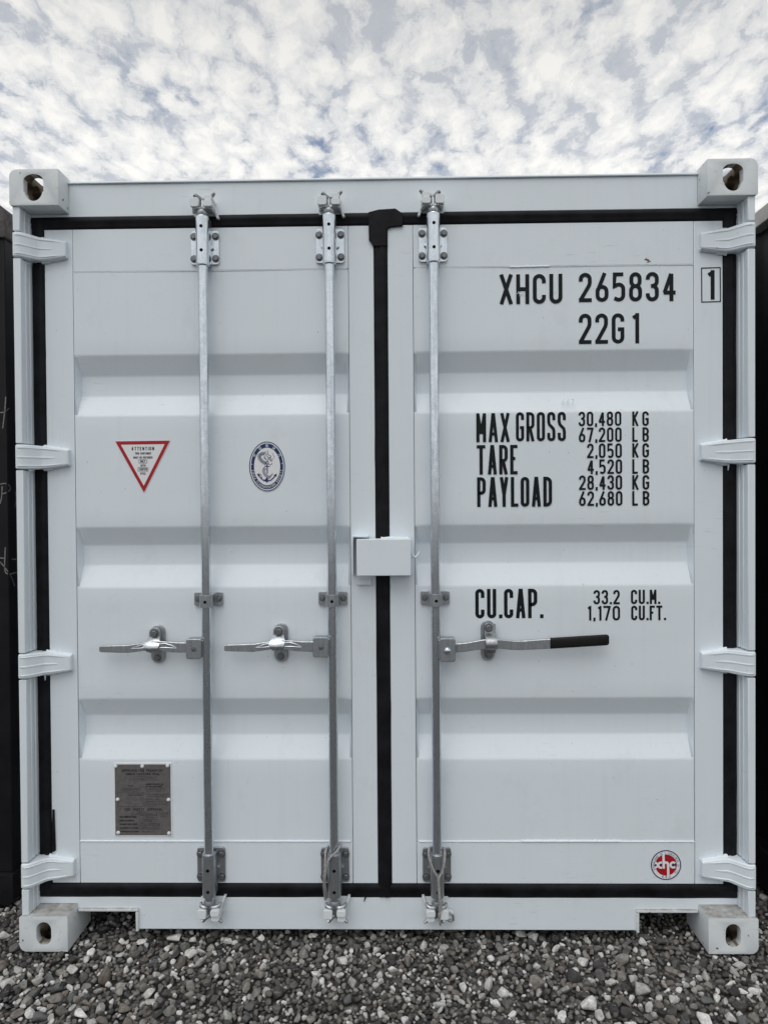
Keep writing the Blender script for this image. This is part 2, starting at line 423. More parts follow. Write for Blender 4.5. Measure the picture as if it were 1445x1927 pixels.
def ribbon(mb, pts, s, closed, fn, mi=0):
    """flat stroke of width s along 2-D pts; fn maps (x, z) to a 3-D point"""
    q = [Vector(p) for p in pts]; c = [q[0]]
    for p in q[1:]:
        if (p - c[-1]).length > 1e-6: c.append(p)
    if closed and (c[0] - c[-1]).length < 1e-6: c.pop()
    L = len(c)
    if L < 2: return
    Lf, Rt = [], []
    for i in range(L):
        d1 = (c[i] - c[i - 1]) if (i or closed) else None
        d2 = (c[(i + 1) % L] - c[i]) if (i < L - 1 or closed) else None
        d1 = d1.normalized() if d1 else d2.normalized(); d2 = d2.normalized() if d2 else d1
        n1 = Vector((-d1.y, d1.x)); n2 = Vector((-d2.y, d2.x)); n = n1 + n2
        n = n.normalized() if n.length > 1e-6 else n1
        k = min(1 / max(n.dot(n1), .2), 1.5)
        Lf.append(c[i] + n * (s / 2 * k)); Rt.append(c[i] - n * (s / 2 * k))
    v = [fn(*p) for p in Lf] + [fn(*p) for p in Rt]
    f = [(i, i + L, (i + 1) % L + L, (i + 1) % L) for i in range(L if closed else L - 1)]
    mb.add(v, f, mi)
def layout(text, gap=.30, pad1=.25):
    x = 0; out = []
    for i, ch in enumerate(text):
        w = GW.get(ch, 1.0)
        if ch == '1': x += pad1
        out.append((ch, x, w)); x += w + (gap if ch not in '.,' else gap * .8)
    return out, out[-1][1] + out[-1][2]
def text_line(mb, text, x0, x1, z0, z1, s, Y, mi=0, gap=.30, pad1=.25):
    """letters filling x0..x1, z0..z1 on plane Y"""
    lay, tot = layout(text, gap, pad1); k = (x1 - x0) / tot; h = z1 - z0; c = 0
    for ch, lx, lw in lay:
        if ch == ' ': continue
        gx = x0 + lx * k; gw = max(lw * k - s, s * .05)
        for pts, cl in glyph(ch, gw, h - s, s):
            c += 1
            yy = Y - (c % 5) * .00004
            ribbon(mb, pts, s, cl, lambda a, b: (gx + s / 2 + a, yy, z0 + s / 2 + b), mi)
def text_px(mb, text, px0, px1, ytop, ybot, s_px, Y, mi=0, gap=.30, pad1=.25):
    X0, Z1 = at(px0, ytop, Y); _, Z0 = at(px0, ybot, Y); X1, _ = at(px1, ytop, Y)
    text_line(mb, text, X0, X1, Z0, Z1, s_px * (Z1 - Z0) / (ybot - ytop), Y, mi, gap, pad1)
def poly_flat(mb, poly, Y, mi=0):
    a = sum(poly[i][0] * poly[(i + 1) % len(poly)][1] - poly[(i + 1) % len(poly)][0] * poly[i][1] for i in range(len(poly)))
    if a < 0: poly = poly[::-1]
    mb.add([(x, Y, z) for x, z in poly], [tuple(range(len(poly)))], mi)
def ring_flat(mb, cx, cz, rx0, rz0, rx1, rz1, Y, mi=0, n=72):
    v = []; f = []
    for i in range(n):
        a = 2 * math.pi * i / n
        v += [(cx + rx0 * math.cos(a), Y, cz + rz0 * math.sin(a)), (cx + rx1 * math.cos(a), Y, cz + rz1 * math.sin(a))]
    for i in range(n):
        j = (i + 1) % n; f.append((2 * i, 2 * i + 1, 2 * j + 1, 2 * j))
    mb.add(v, f, mi)

# ================================================================== GROUND
gm = MB()
S = 1200.0
xs = [-S, -300, -60, -12, -4, 0, 4, 12, 60, 300, S]
gm.grid([[(x, y, -.016) for x in xs] for y in xs])
ground = gm.build('ground', GROUND, None, None)
ground['kind'] = 'structure'
ground['label'] = 'grey gravel yard of mixed rounded pebbles on dark dirt'

def stone_template(seed, sub):
    rs = random.Random(seed)
    bm = bmesh.new(); bmesh.ops.create_icosphere(bm, subdivisions=sub, radius=1)
    off = Vector((rs.uniform(-50, 50), rs.uniform(-50, 50), rs.uniform(-50, 50)))
    planes = [(Vector((rs.gauss(0, 1), rs.gauss(0, 1), rs.gauss(0, 1))).normalized(), rs.uniform(.42, .78)) for _ in range(rs.randint(8, 13))]
    for v in bm.verts:
        p = v.co.copy()
        k = 1 + .30 * mnoise.noise(p * .9 + off) + .12 * mnoise.noise(p * 2.3 + off)
        p *= k
        for n, d in planes:
            e = p.dot(n) - d
            if e > 0: p -= n * e * .96
        v.co = p
    for f in bm.faces: f.smooth = True
    for e in bm.edges: e.smooth = e.calc_face_angle(0) < R(24)
    me = bpy.data.meshes.new('stone'); bm.to_mesh(me); bm.free()
    return me
NT = 12
tmpl_lo = [stone_template(i, 2) for i in range(NT)]
tmpl_hi = [stone_template(i, 3) for i in range(NT)]
for m in tmpl_hi: m.materials.append(STONE_OBJ)

cells = {}
CS = .06
def try_place(x, y, r, k):
    ci, cj = int(math.floor(x / CS)), int(math.floor(y / CS))
    for i in (ci - 1, ci, ci + 1):
        for j in (cj - 1, cj, cj + 1):
            for (a, b, q) in cells.get((i, j), ()):
                if (a - x) ** 2 + (b - y) ** 2 < ((q + r) * k) ** 2: return False
    cells.setdefault((ci, cj), []).append((x, y, r)); return True
def region_ok(x, y):
    if -2.7 < x < 2.7 and -1.5 < y < .62: return True
    if .6 <= y < 1.7 and 1.15 < abs(x) < 1.5: return True
    return False
stones = []
area = [(-2.7, 2.7, -1.5, .62)] * 5 + [(-1.5, -1.15, .6, 1.7), (1.15, 1.5, .6, 1.7)]
def scatter(n, rmin, rmax, k, box=None):
    for _ in range(n):
        x0, x1, y0, y1 = box or random.choice(area)
        x, y = random.uniform(x0, x1), random.uniform(y0, y1)
        r = random.uniform(rmin, rmax)
        # bare dirt patches hold fewer large stones
        if r > .011 and nz(x * 2.1 + 3, y * 2.6) > .30 and random.random() < .65: continue
        # nothing big under the castings
        if r > .012 and abs(abs(x) - 1.138) < .088 and .0 < y < .18: continue
        if try_place(x, y, r, k): stones.append((x, y, r))
scatter(700, .021, .028, .86)
scatter(6500, .0145, .021, .80)
scatter(70000, .009, .0145, .73)
VIS = (-1.75, 1.75, -.62, .5)
scatter(60000, .0050, .0090, .74, VIS)
TINTS = RNG.random(len(stones))
rec = []
for i, (x, y, r) in enumerate(stones):
    ax = RNG.uniform(.72, 1.0); ay = RNG.uniform(1.0, 1.38); az = RNG.uniform(.55, .95)
    sc = Vector((r * ax, r * ay, r * az))
    rot = Euler((RNG.normal(0, .45), RNG.normal(0, .45), RNG.uniform(0, 6.283)))
    z = -.016 + r * az * RNG.uniform(.25, .8) + .006 * nz(x * 5, y * 5, 3)
    if abs(abs(x) - 1.138) < .092 and -.012 < y < .19: z = min(z, -r * az * .8)
    d = Vector((x, y, z)) - CAM
    v = CR.transposed() @ d
    u, w = IMG_W / 2 + F_PX * v[0] / v[1], IMG_H / 2 - F_PX * v[2] / v[1]
    vis = v[1] > .3 and 0 < u < IMG_W and 0 < w < IMG_H + 5 and (y < .03 or abs(x) > 1.24)
    rec.append((x, y, z, sc, rot, r / v[1] if vis else 0.0))
order = sorted(range(len(rec)), key=lambda i: -rec[i][5])
indiv = set(i for i in order[:300] if rec[i][5] > 0)
V_all, F_all, T_all, S_all = [], [], [], []; base_v = 0
tv = [np.array([v.co[:] for v in m.vertices]) for m in tmpl_lo]
tf = [np.array([p.vertices[:] for p in m.polygons]) for m in tmpl_lo]
ico1 = bmesh.new(); bmesh.ops.create_icosphere(ico1, subdivisions=1, radius=1); ico1.verts.ensure_lookup_table()
sv = np.array([v.co[:] for v in ico1.verts]); sf = np.array([[v.index for v in f.verts] for f in ico1.faces]); ico1.free()
svs = [sv * (1 + RNG.uniform(-.25, .2, (len(sv), 1))) for _ in range(8)]
for i, (x, y, z, sc, rot, pxs) in enumerate(rec):
    if i in indiv:
        o = bpy.data.objects.new('stone', tmpl_hi[i % NT]); COL.objects.link(o)
        o.parent = ground; o.location = (x, y, z); o.rotation_euler = rot; o.scale = sc
        continue
    if stones[i][2] < .0098: bv, bf = svs[i % 8], sf
    else: bv, bf = tv[i % NT], tf[i % NT]
    mt = np.array(rot.to_matrix())
    p = (bv * np.array(sc)) @ mt.T + np.array((x, y, z))
    V_all.append(p); F_all.append(bf + base_v); base_v += len(p); T_all.append(np.full(len(p), TINTS[i])); S_all.append(np.full(len(bf), i % 5 > 2))
V_all = np.concatenate(V_all); F_all = np.concatenate(F_all); T_all = np.concatenate(T_all)
gme = bpy.data.meshes.new('gravel')
gme.vertices.add(len(V_all)); gme.vertices.foreach_set('co', V_all.astype(np.float32).ravel())
gme.loops.add(len(F_all) * 3); gme.loops.foreach_set('vertex_index', F_all.astype(np.int32).ravel())
gme.polygons.add(len(F_all)); gme.polygons.foreach_set('loop_start', np.arange(0, len(F_all) * 3, 3, dtype=np.int32))
gme.update(calc_edges=True)
gme.polygons.foreach_set('use_smooth', np.concatenate(S_all))
at_t = gme.attributes.new('tint', 'FLOAT', 'POINT'); at_t.data.foreach_set('value', T_all.astype(np.float32))
gme.materials.append(STONE_BULK)
gravel = bpy.data.objects.new('gravel', gme); COL.objects.link(gravel); gravel.parent = ground; gravel['kind'] = 'stuff'

# ================================================================== CONTAINER (front of the castings at Y = 0)
W2, HT = 1.219, 2.591
DY = .076                       # plane of header, sill and doors
LEN = 6.058
box_root = empty('shipping_container', (0, 0, 0),
                 'white steel shipping container with closed double doors and three galvanised locking bars', 'container')

# ---- corner castings
def evaluated_mesh(o):
    dg = bpy.context.evaluated_depsgraph_get(); dg.update()
    return bpy.data.meshes.new_from_object(o.evaluated_get(dg))
def make_casting(top, mats):
    """right-hand casting: outer face x = .162 (outwards), front y = 0, depth .178, height .118"""
    w, d, h, r = .162, .178, .118, .024
    prof = [(0, 0), (w, 0), (w, h)] if False else None
    if top: prof = [(0, 0), (w - .004, 0), (w, .004)] + arc(w - r, h - r, r, r, 0, 90, 6) + [(0, h)]
    else: prof = [(0, h), (0, 0)] + arc(w - r, r, r, r, 270, 360, 6) + [(w, h - .004), (w - .004, h)]
    b = MB(); b.prism(prof, 0, d); body = b.build('casting_body', mats[0], None, None)
    cut = MB(); t = .026
    cut.box(.022, w - .020, t, d - .022, (.016 if top else .030), (h - .030 if top else h - .016))
    cavity = cut.build('cut', mats[0], None, None)
    c2 = MB()
    hx = .082
    if top:
        hole = [(hx + .033, .045), (hx + .033, .080)] + arc(hx, .080, .033, .022, 0, 180, 10) + [(hx - .033, .045)] + arc(hx, .050, .030, .036, 190, 350, 12)
    else: hole = stadium(hx - .002, .061, .050, .076)
    c2.prism(hole, -.02, .06)
    fh = c2.build('cut', mats[0], None, None)
    c3 = MB()                                         # side hole
    pr = stadium(.089, .060, .054, .082) if top else stadium(.089, .058, .05, .076)
    n = len(pr); v = [(w - .05, y, z) for y, z in pr] + [(w + .02, y, z) for y, z in pr]
    c3.add(v, [tuple(range(n)), tuple(range(2 * n - 1, n - 1, -1))] + [((i + 1) % n, i, i + n, (i + 1) % n + n) for i in range(n)])
    sh = c3.build('cut', mats[0], None, 40)
    c4 = MB(); pr = stadium(.081, .089, .064, .118); z0, z1 = ((h - .05, h + .02) if top else (-.02, .05))
    v = [(x, y, z0) for x, y in pr] + [(x, y, z1) for x, y in pr]; n = len(pr)
    c4.add(v, [tuple(range(n)), tuple(range(2 * n - 1, n - 1, -1))] + [((i + 1) % n, i, i + n, (i + 1) % n + n) for i in range(n)])
    th = c4.build('cut', mats[0], None, 40)
    for c in (cavity, fh, sh, th):
        md = body.modifiers.new('bool', 'BOOLEAN'); md.operation = 'DIFFERENCE'; md.object = c; md.solver = 'EXACT'
    bv = body.modifiers.new('bevel', 'BEVEL'); bv.width = .0046; bv.segments = 2; bv.limit_method = 'ANGLE'; bv.angle_limit = R(50)
    me = evaluated_mesh(body)
    for o in (body, cavity, fh, sh, th): bpy.data.objects.remove(o, do_unlink=True)
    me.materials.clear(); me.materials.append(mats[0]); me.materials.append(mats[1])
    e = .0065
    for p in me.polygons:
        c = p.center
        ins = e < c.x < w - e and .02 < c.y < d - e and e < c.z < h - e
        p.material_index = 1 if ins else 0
    finish(me, 32)
    return me
def mirrored(me):
    m2 = me.copy(); m2.transform(Matrix.Scale(-1, 4, (1, 0, 0))); m2.flip_normals(); return m2
c_top = make_casting(True, (WHITE_DUSTY, PRIMER)); c_bot = make_casting(False, (WHITE_DUSTY, PRIMER))
def put_castings(parent, me_t, me_b, x0, x1, y):
    for me, z in ((me_t, HT - .118), (me_b, 0.0)):
        for side in (1, -1):
            o = bpy.data.objects.new('corner_casting', me if side > 0 else mirrored(me)); COL.objects.link(o); o.parent = parent
            o.location = ((x1 - .162) if side > 0 else (x0 + .162), y, z)
put_castings(box_root, c_top, c_bot, -W2, W2, 0)

# ---- hinge heights (same on both sides)
HZ = [(2.3075, 2.3895), (1.607, 1.6885), (.9095, .9910), (.2070, .2900)]

# ---- corner posts
for side in (-1, 1):
    core = MB()
    core.box(side * 1.183, side * 1.212, .090, .20, .118, HT - .118)
    post = core.build('corner_post', WHITE, box_root, 40, .0015)
    zs = [.118] + [z for a, b in reversed(HZ) for z in (a - .0042, b + .0042)] + [HT - .118]
    for i in range(0, len(zs), 2):
        a, b = zs[i], zs[i + 1]
        m = MB()
        m.box(side * 1.1895, side * 1.2135, .007, .034, a, b)
        m.box(side * 1.1870, side * 1.2115, .0345, .0520, a, b)
        m.box(side * 1.1895, side * 1.2105, .0525, .0585, a, b)
        m.box(side * 1.1855, side * 1.2100, .0590, .0895, a, b)
        m.build('post_flange', WHITE, post, 40, .0022)
    # behind the hinge knuckles the post is only the recessed rear web
    for a, b in HZ:
        m = MB(); m.box(side * 1.186, side * 1.2100, .082, .0895, a - .0040, b + .0040)
        m.build('hinge_recess', WHITE, post, 40)

# ---- header with roof lip
m = MB()
m.prism([(-1.186, 2.4625), (1.186, 2.4625), (1.186, 2.4725), (1.0565, 2.4728), (1.0565, 2.5725), (-1.0565, 2.5725), (-1.0565, 2.4728), (-1.186, 2.4725)], DY, .13)
header = m.build('door_header', WHITE, box_root, 40, .002)
m = MB()
top = []
n = 60
P = []
for i in range(n + 1):
    x = -1.0563 + 2.1126 * i / n; s = .0010 * nz(x * 3.1) + .0006 * nz(x * 14)
    P.append([(x, .135, 2.5727), (x, .0700 + s, 2.5727), (x, .0685 + s, 2.5745), (x, .0700 + s, 2.5795 + s), (x, .135, 2.581 + s)])
m.grid(P); m.build('roof_lip', WHITE, header, 40)

# ---- sill with the two cut-outs
m = MB()
PX = .855
m.prism([(-1.186, .141), (-1.186, .1185), (-1.0572, .1185), (-1.0572, .095), (-PX, .095), (-PX, .031), (PX, .031), (PX, .095), (1.0572, .095), (1.0572, .1185), (1.186, .1185), (1.186, .141)], DY, .105)
sill = m.build('door_sill', WHITE, box_root, 40, .002)
for side in (-1, 1):
    m = MB()
    m.box(side * (PX - .010), side * 1.052, .0660, .26, .0955, .1050)
    m.box(side * (PX - .010), side * PX - side * .0002, .0660, .26, .0270, .0952)
    m.build('pocket_lip', WHITE_DUSTY, sill, 40, .003)
m = MB(); m.box(-1.05, 1.05, .275, 5.9, .10, .16); m.build('floor_underside', NB_BLACK, box_root, 40)

# ---- side walls, rails and roof of the body behind
def corrugated_side(x, out, y0, y1, z0, z1, mat, name, parent, depth=.036):
    prof = []; y = y0; pitch = (.070, .068, .072, .068); lv = (0, 1, 1, 0)
    seq = [(0.0, 0)]
    t = y0
    while t < y1 - .28:
        seq += [(t - y0 + .070, 0), (t - y0 + .138, 1), (t - y0 + .210, 1), (t - y0 + .278, 0)]; t += .278
    seq.append((y1 - y0, 0))
    mb = MB()
    mb.grid([[(x - out * depth * l, y0 + a, z0), (x - out * depth * l, y0 + a, z1)] for a, l in seq])
    return mb.build(name, mat, parent, 30)
for side in (-1, 1):
    corrugated_side(side * 1.200, side, .2005, LEN - .15, .17, 2.52, WHITE, 'side_wall', box_root)
    m = MB(); m.box(side * 1.150, side * 1.212, .2003, LEN - .18, 2.515, 2.576); m.box(side * 1.150, side * 1.212, .2003, LEN - .18, .02, .172)
    m.build('side_rail', WHITE, box_root, 40, .002)
m = MB(); m.box(-1.1495, 1.1495, .136, LEN - .18, 2.545, 2.570); m.build('roof', WHITE, box_root, 40)
m = MB(); m.box(-1.1495, 1.1495, LEN - .179, LEN - .13, .05, 2.57); m.build('end_wall', WHITE, box_root, 40)
m = MB(); m.box(-1.1495, 1.1495, .1405, .20, .1415, 2.545); m.build('door_backing', NB_BLACK, box_root, 40)

# ---- doors
DZ0, DZ1 = .190, 2.421
RAIL_T, RAIL_B = 2.2765, .3335
CORR = [(1.995, 1.929, 1.860, 1.788), (1.410, 1.347, 1.278, 1.203), (.823, .758, .689, .614)]
PY, PD = .0775, .0360

def weld_bead(parent, pts, r, seed, mat=WHITE, seglen=.006):
    """rough painted weld along a polyline"""
    out = []; rad = []
    for a, b in zip(pts[:-1], pts[1:]):
        a, b = Vector(a), Vector(b); n = max(2, int((b - a).length / seglen))
        for i in range(n):
            p = a.lerp(b, i / n); s = len(out) * .61 + seed * 13.7
            out.append(p + Vector((nz(s, 1), nz(s, 5) * .4, nz(s, 9))) * r * .35); rad.append(r * (.85 + .5 * nz(s * 1.4, 3)))
    m = MB(); m.tube(out, rad, 6)
    return m.build('weld_bead', mat, parent, 80)

def make_door(xo, xi):
    """xo outer edge, xi inner edge (signed)"""
    s = 1 if xi > xo else -1          # direction from the outer to the inner edge
    so = xo + s * .096; si = xi - s * .085
    m = MB()
    g = .0007
    m.box(xo, so - s * g, DY, .125, DZ0, DZ1)
    m.box(si + s * g, xi, DY, .125, DZ0, DZ1)
    m.box(so + s * g, si - s * g, DY, .125, RAIL_T + .001, DZ1)
    m.box(so + s * g, si - s * g, DY, .125, DZ0, RAIL_B - .001)
    door = m.build('door', WHITE, box_root, 40, .0016)
    # corrugated sheet
    a, b = so + s * .0009, si - s * .0009
    x0, x1 = min(a, b), max(a, b)
    lev = [(RAIL_T - .0012, 0)]
    for c in CORR: lev += [(c[0], 0), (c[1], 1), (c[2], 1), (c[3], 0)]
    lev += [(RAIL_B + .0012, 0)]
    def densify(seq):
        out = []
        for (z, l), (z2, l2) in zip(seq[:-1], seq[1:]):
            k = max(1, int(abs(z - z2) / .05)) if l == l2 else 1
            for i in range(k): out.append((z + (z2 - z) * i / k, l + (l2 - l) * i / k))
        out.append(seq[-1]); return out
    # soften the folds
    lev2 = []
    for i, (z, l) in enumerate(lev):
        if 0 < i < len(lev) - 1:
            zp, lp = lev[i - 1]; zn, ln = lev[i + 1]; e = .0048
            t0, t1 = e / abs(z - zp), e / abs(z - zn)
            pa = (z + (zp - z) * t0, l + (lp - l) * t0); pb = (z + (zn - z) * t1, l + (ln - l) * t1)
            mid = ((pa[0] + 2 * z + pb[0]) / 4, (pa[1] + 2 * l + pb[1]) / 4)
            lev2 += [pa, mid, pb]
        else: lev2.append((z, l))
    lev2 = densify(lev2)
    nx = 24; endw = .008
    xs_ = [x0] + [x0 + endw + (x1 - x0 - 2 * endw) * i / nx for i in range(nx + 1)] + [x1]
    P = []
    for z, l in lev2:
        row = []
        for j, x in enumerate(xs_):
            L = 0 if j in (0, len(xs_) - 1) else l
            wob = .0016 * nz(x * 2.6, z * 2.3, xo * 7) + .0005 * nz(x * 6, z * 5, xo)
            row.append((x, PY + PD * L + wob, z))
        P.append(row)
    m = MB(); m.grid(P); m.build('door_panel', WHITE, door, 50)
    # welds along the rails
    weld_bead(door, [(a, DY + .0005, RAIL_B + .0002), (b, DY + .0005, RAIL_B + .0002)], .0034, xo)
    weld_bead(door, [(a, DY + .0018, RAIL_T - .0004), (b, DY + .0018, RAIL_T - .0004)], .0021, xo + 3)
    if s < 0:
        weld_bead(door, [(.46, DY + .0004, RAIL_B + .0012), (.80, DY + .0004, RAIL_B + .0012)], .0048, 4.4)
        weld_bead(door, [(.43, DY + .0010, RAIL_T - .0010), (.57, DY + .0010, RAIL_T + .0006)], .0038, 5.1)
    return door
door_l = make_door(-1.1425, -.0260)
door_r = make_door(1.1400, .0215)
door_l['label'] = 'left door leaf with warning triangle, oval emblem and data plate'
door_r['label'] = 'right door leaf with black serial number and weight lettering'

# ---- gaskets: bulged rubber strips with uneven edges
def gasket(parent, p0, p1, halfw, horiz, seed, yoff=0.0):
    n = max(12, int(abs(p1[0] - p0[0]) / .03 + abs(p1[1] - p0[1]) / .03))
    prof = [(-1, .0060), (-.97, .0010), (-.6, -.0030), (-.15, -.0012), (.1, -.0045), (.6, -.0030), (.97, .0010), (1, .0060)]
    P = []
    for i in range(n + 1):
        t = i / n; cx = p0[0] + (p1[0] - p0[0]) * t; cz = p0[1] + (p1[1] - p0[1]) * t
        k = t * n * .17
        e0 = halfw + .0026 * nz(k, seed) + .0007 * nz(k * 4, seed + 9); e1 = halfw + .0026 * nz(k, seed + 4) + .0007 * nz(k * 4, seed + 2)
        row = []
        for a, dy in prof:
            o = a * (e0 if a < 0 else e1); yy = DY + dy * 1.5 + yoff + .0007 * nz(k * 1.7, a * 2, seed)
            row.append((cx, yy, cz + o) if horiz else (cx + o, yy, cz))
        P.append(row)
    m = MB(); m.grid(P); return m.build('gasket', RUBBER, parent, 60)
gz_t, gz_b = (2.421 + 2.4625) / 2 + .001, (.141 + .190) / 2
gasket(door_l, (-1.187, gz_t), (-.003, gz_t), .0225, True, 1)
gasket(door_r, (-.003, gz_t), (1.186, gz_t), .0225, True, 2)
gasket(door_l, (-1.187, gz_b), (-.003, gz_b), .0255, True, 3)
gasket(door_r, (-.003, gz_b), (1.186, gz_b), .0255, True, 4)
gasket(door_l, (-1.1645, .150), (-1.1645, 2.455), .0220, False, 5, -.0012)
gasket(door_r, (1.1630, .150), (1.1630, 2.455), .0225, False, 6, -.0012)
gasket(door_l, (-.0022, .145), (-.0022, 2.452), .0240, False, 7, -.0016)
# folded rubber patch where the strips meet at the top
pt = [at(*p, .066) for p in ((693, 398), (712, 393), (744, 391), (758, 401), (758, 424), (736, 426), (728, 430), (728, 462), (703, 463), (694, 450))]
m = MB(); m.prism(pt, .0660, .0740); m.build('gasket_patch', RUBBER, door_l, 40, .0025)
pt = [at(*p, .069) for p in ((98, 1525), (101.5, 1525), (104, 1602), (97, 1606))]
m = MB(); m.prism(pt, .0705, .0740); m.build('gasket_flap', RUBBER, door_l, 40)

# ---- hinges
def hinge(parent, side, z0, z1, seed):
    """plan profile: knuckle on the post, swan neck back to the door, tapered blade"""
    zc = (z0 + z1) / 2; hh = (z1 - z0) / 2
    prof = [(1.2145, .010, 1.0), (1.2125, .0045, 1.0), (1.2070, .0020, 1.0), (1.1950, .0020, 1.0), (1.186, .006, 1.0), (1.172, .020, .985), (1.158, .036, .965),
            (1.150, .044, .95), (1.142, .0485, .94), (1.130, .0500, .92), (1.105, .0515, .83), (1.080, .0530, .73), (1.066, .0540, .66), (1.0615, .0565, .64)]
    th = .021
    P = []
    for x, y, k in prof:
        h = hh * k
        rows = [(-h, .006), (-h + .003, .001), (-h * .80, 0.0), (-h * .77, -.0022), (-h * .71, -.0022), (-h * .68, 0), (-.0045, 0), (-.003, -.0020), (.0005, -.0020), (.002, 0), (h * .68, 0), (h * .71, -.0022), (h * .77, -.0022), (h * .80, 0), (h - .003, .001), (h, .006)]
        if x < 1.085 or x > 1.2: rows = [(a, .006 if abs(abs(a) - h) < 1e-9 else (.001 if abs(abs(a) - h + .003) < 1e-9 else 0)) for a, _ in rows]
        elif x < 1.12: rows = [(a, 0 if abs(a) < .006 else d) for a, d in rows]
        P.append([(side * x, y + d, zc + a) for a, d in rows])
    m = MB(); m.grid(P)
    # edges reaching back to post and door
    yb = lambda x: .060 if x > 1.186 else DY + .0005
    for e in (0, -1):
        m.grid([[r[e], (r[e][0], max(yb(abs(r[e][0])), r[e][1]), r[e][2])] for r in P])
    for e in (0, -1):
        r = P[e]; m.grid([r, [(p[0], max(yb(abs(p[0])), p[1]), p[2]) for p in r]])
    h = m.build('hinge', WHITE, parent, 24)
    # painted weld blobs under and over the blade
    rs = random.Random(seed)
    for sg in (-1, 1):
        x_a, x_b = 1.150, 1.064
        n = 18; pts = []; rad = []
        for i in range(n + 1):
            t = i / n; x = x_a + (x_b - x_a) * t
            k = .945 + (.65 - .945) * t
            pts.append((side * x, DY - .006 + .003 * nz(i * .7, seed), zc + sg * (hh * k - .001 + .0015 * nz(i * .9, seed * 3.1))))
            rad.append(.0052 + .0030 * nz(i * .55, seed * 1.7 + sg) + (.003 if i < 7 else 0))
        w = MB(); w.tube(pts, rad, 7); w.build('weld_bead', WHITE, parent, 80)
    if seed % 3 == 0:   # a drip of seam sealer
        w = MB(); x = side * (1.158 - .01 * rs.random()); zz = zc - hh * .97
        w.tube([(x, .066, zz), (x + .001, .067, zz - .008), (x, .068, zz - .018 - .006 * rs.random())], [.004, .003, .0012], 6); w.build('weld_bead', WHITE, parent, 80)
    return h
for i, (a, b) in enumerate(HZ):
    hinge(door_l, -1, a, b, i + 1); hinge(door_r, 1, a, b, i + 11)

# ---- lettering on the right door
YL = .0761
def lettering(parent, items, Y, mat=INK, name='lettering'):
    m = MB()
    for it in items: text_px(m, *it[:6], Y, 0, *(it[6:] or ()))
    return m.build(name, mat, parent, None)
lettering(door_r, [('XHCU', 940, 1058, 516, 572, 7.2, .28)], YL)
lettering(door_r, [('265834', 1089, 1271, 513, 568, 7.2, .30)], YL)
lettering(door_r, [('22G1', 1089, 1202.5, 590, 647, 7.2, .30, .45)], YL)
lettering(door_r, [('1', 1331, 1344.5, 508, 563.5, 7.4, .30)], DY - .0008)
m = MB()
q = [at(*p, DY - .0008) for p in ((1320, 504), (1355, 503), (1355.5, 567), (1320.5, 568))]
ribbon(m, q, .0036, True, lambda a, b: (a, DY - .0008, b)); m.build('check_digit_frame', INK, door_r, None)
for t, x0, x1, y0, y1, s in (('MAX', 896, 958.5, 777.5, 832, 5.9), ('GROSS', 970.5, 1064.5, 775.5, 830.5, 5.6), ('TARE', 897, 973.5, 837.5, 893, 6.1),
                             ('PAYLOAD', 897.5, 1038.5, 898, 954, 6.2), ('CU.CAP.', 894, 1021.5, 1108.5, 1164, 6.6)):
    lettering(door_r, [(t, x0, x1, y0, y1, s, .28)], YL)
for t, x0, x1, y0, y1 in (('30,480', 1088.5, 1169, 774.5, 802), ('67,200', 1089, 1169.5, 804.5, 832), ('2,050', 1104.5, 1170, 834.5, 862), ('4,520', 1105, 1170.5, 864.5, 892),
                          ('28,430', 1089.5, 1170.5, 894.5, 922), ('62,680', 1089.5, 1171, 924.5, 952), ('33.2', 1116.5, 1166, 1110.5, 1137.5)):
    lettering(door_r, [(t, x0, x1, y0, y1, 3.9, .26)], YL)
lettering(door_r, [('1,170', 1104.5, 1166.5, 1140.5, 1168, 3.9, .26, .15)], YL)
for i, (y0, y1) in enumerate(((774, 801.5), (804, 831.5), (834, 861), (864, 891.5), (894, 921.5), (924, 951.5))):
    lettering(door_r, [('KG' if i % 2 == 0 else 'LB', 1189.5, 1220.5 + i * .25, y0, y1, 4.0, .55 if i % 2 == 0 else .75)], YL)
lettering(door_r, [('CU.M.', 1187, 1242, 1110, 1137, 4.0, .25)], YL)
lettering(door_r, [('CU.FT.', 1187.5, 1253, 1140, 1167.5, 4.0, .25)], YL)
# pencilled number above the weights and paint chips in the serial number
m = MB(); text_px(m, '667', 1057, 1080, 751, 762, 1.0, .0785, 0, .5); 
pz = m.build('pencil_mark', mat_simple('faint_pencil', (.69, .74, .77), .6, 0, .2, 80, 0), door_r, None)
pz.rotation_euler = (0, 0, 0)
m = MB()
for cx, cy, r_ in ((980, 552, 3.2), (976, 549.5, 1.7), (984, 549, 1.5), (986, 554.5, 1.6), (978.5, 556, 1.3), (973.5, 552, 1.2)):
    c = at(cx, cy, YL - .0006); rr = r_ / 556
    poly_flat(m, [(c[0] + rr * (1 + .45 * nz(k * 1.9, cx)) * math.cos(k * .785), c[1] + rr * (.7 + .4 * nz(k * 2.3, cy)) * math.sin(k * .785)) for k in range(8)], YL - .0005)
m.build('paint_chip', STICKER, door_r, None)
RUSTY = mat_simple('scuffed_brown_paint', (.16, .11, .075), .7, 0, .4, 200, .2, .3)
m = MB()
for cx, cy, r_ in ((1218, 488.5, 2.4), (1214, 487.5, 1.4), (1222, 491, 1.8), (1219, 493, 1.2), (1216, 485.5, .9)):
    c = at(cx, cy, DY - .001); rr = r_ / 556
    poly_flat(m, [(c[0] + rr * 1.5 * (1 + .5 * nz(k * 1.9, cx)) * math.cos(k * .785), c[1] + rr * (.7 + .5 * nz(k * 2.3, cy)) * math.sin(k * .785)) for k in range(8)], DY - .0006)
m.build('scuff_mark', RUSTY, door_r, None)

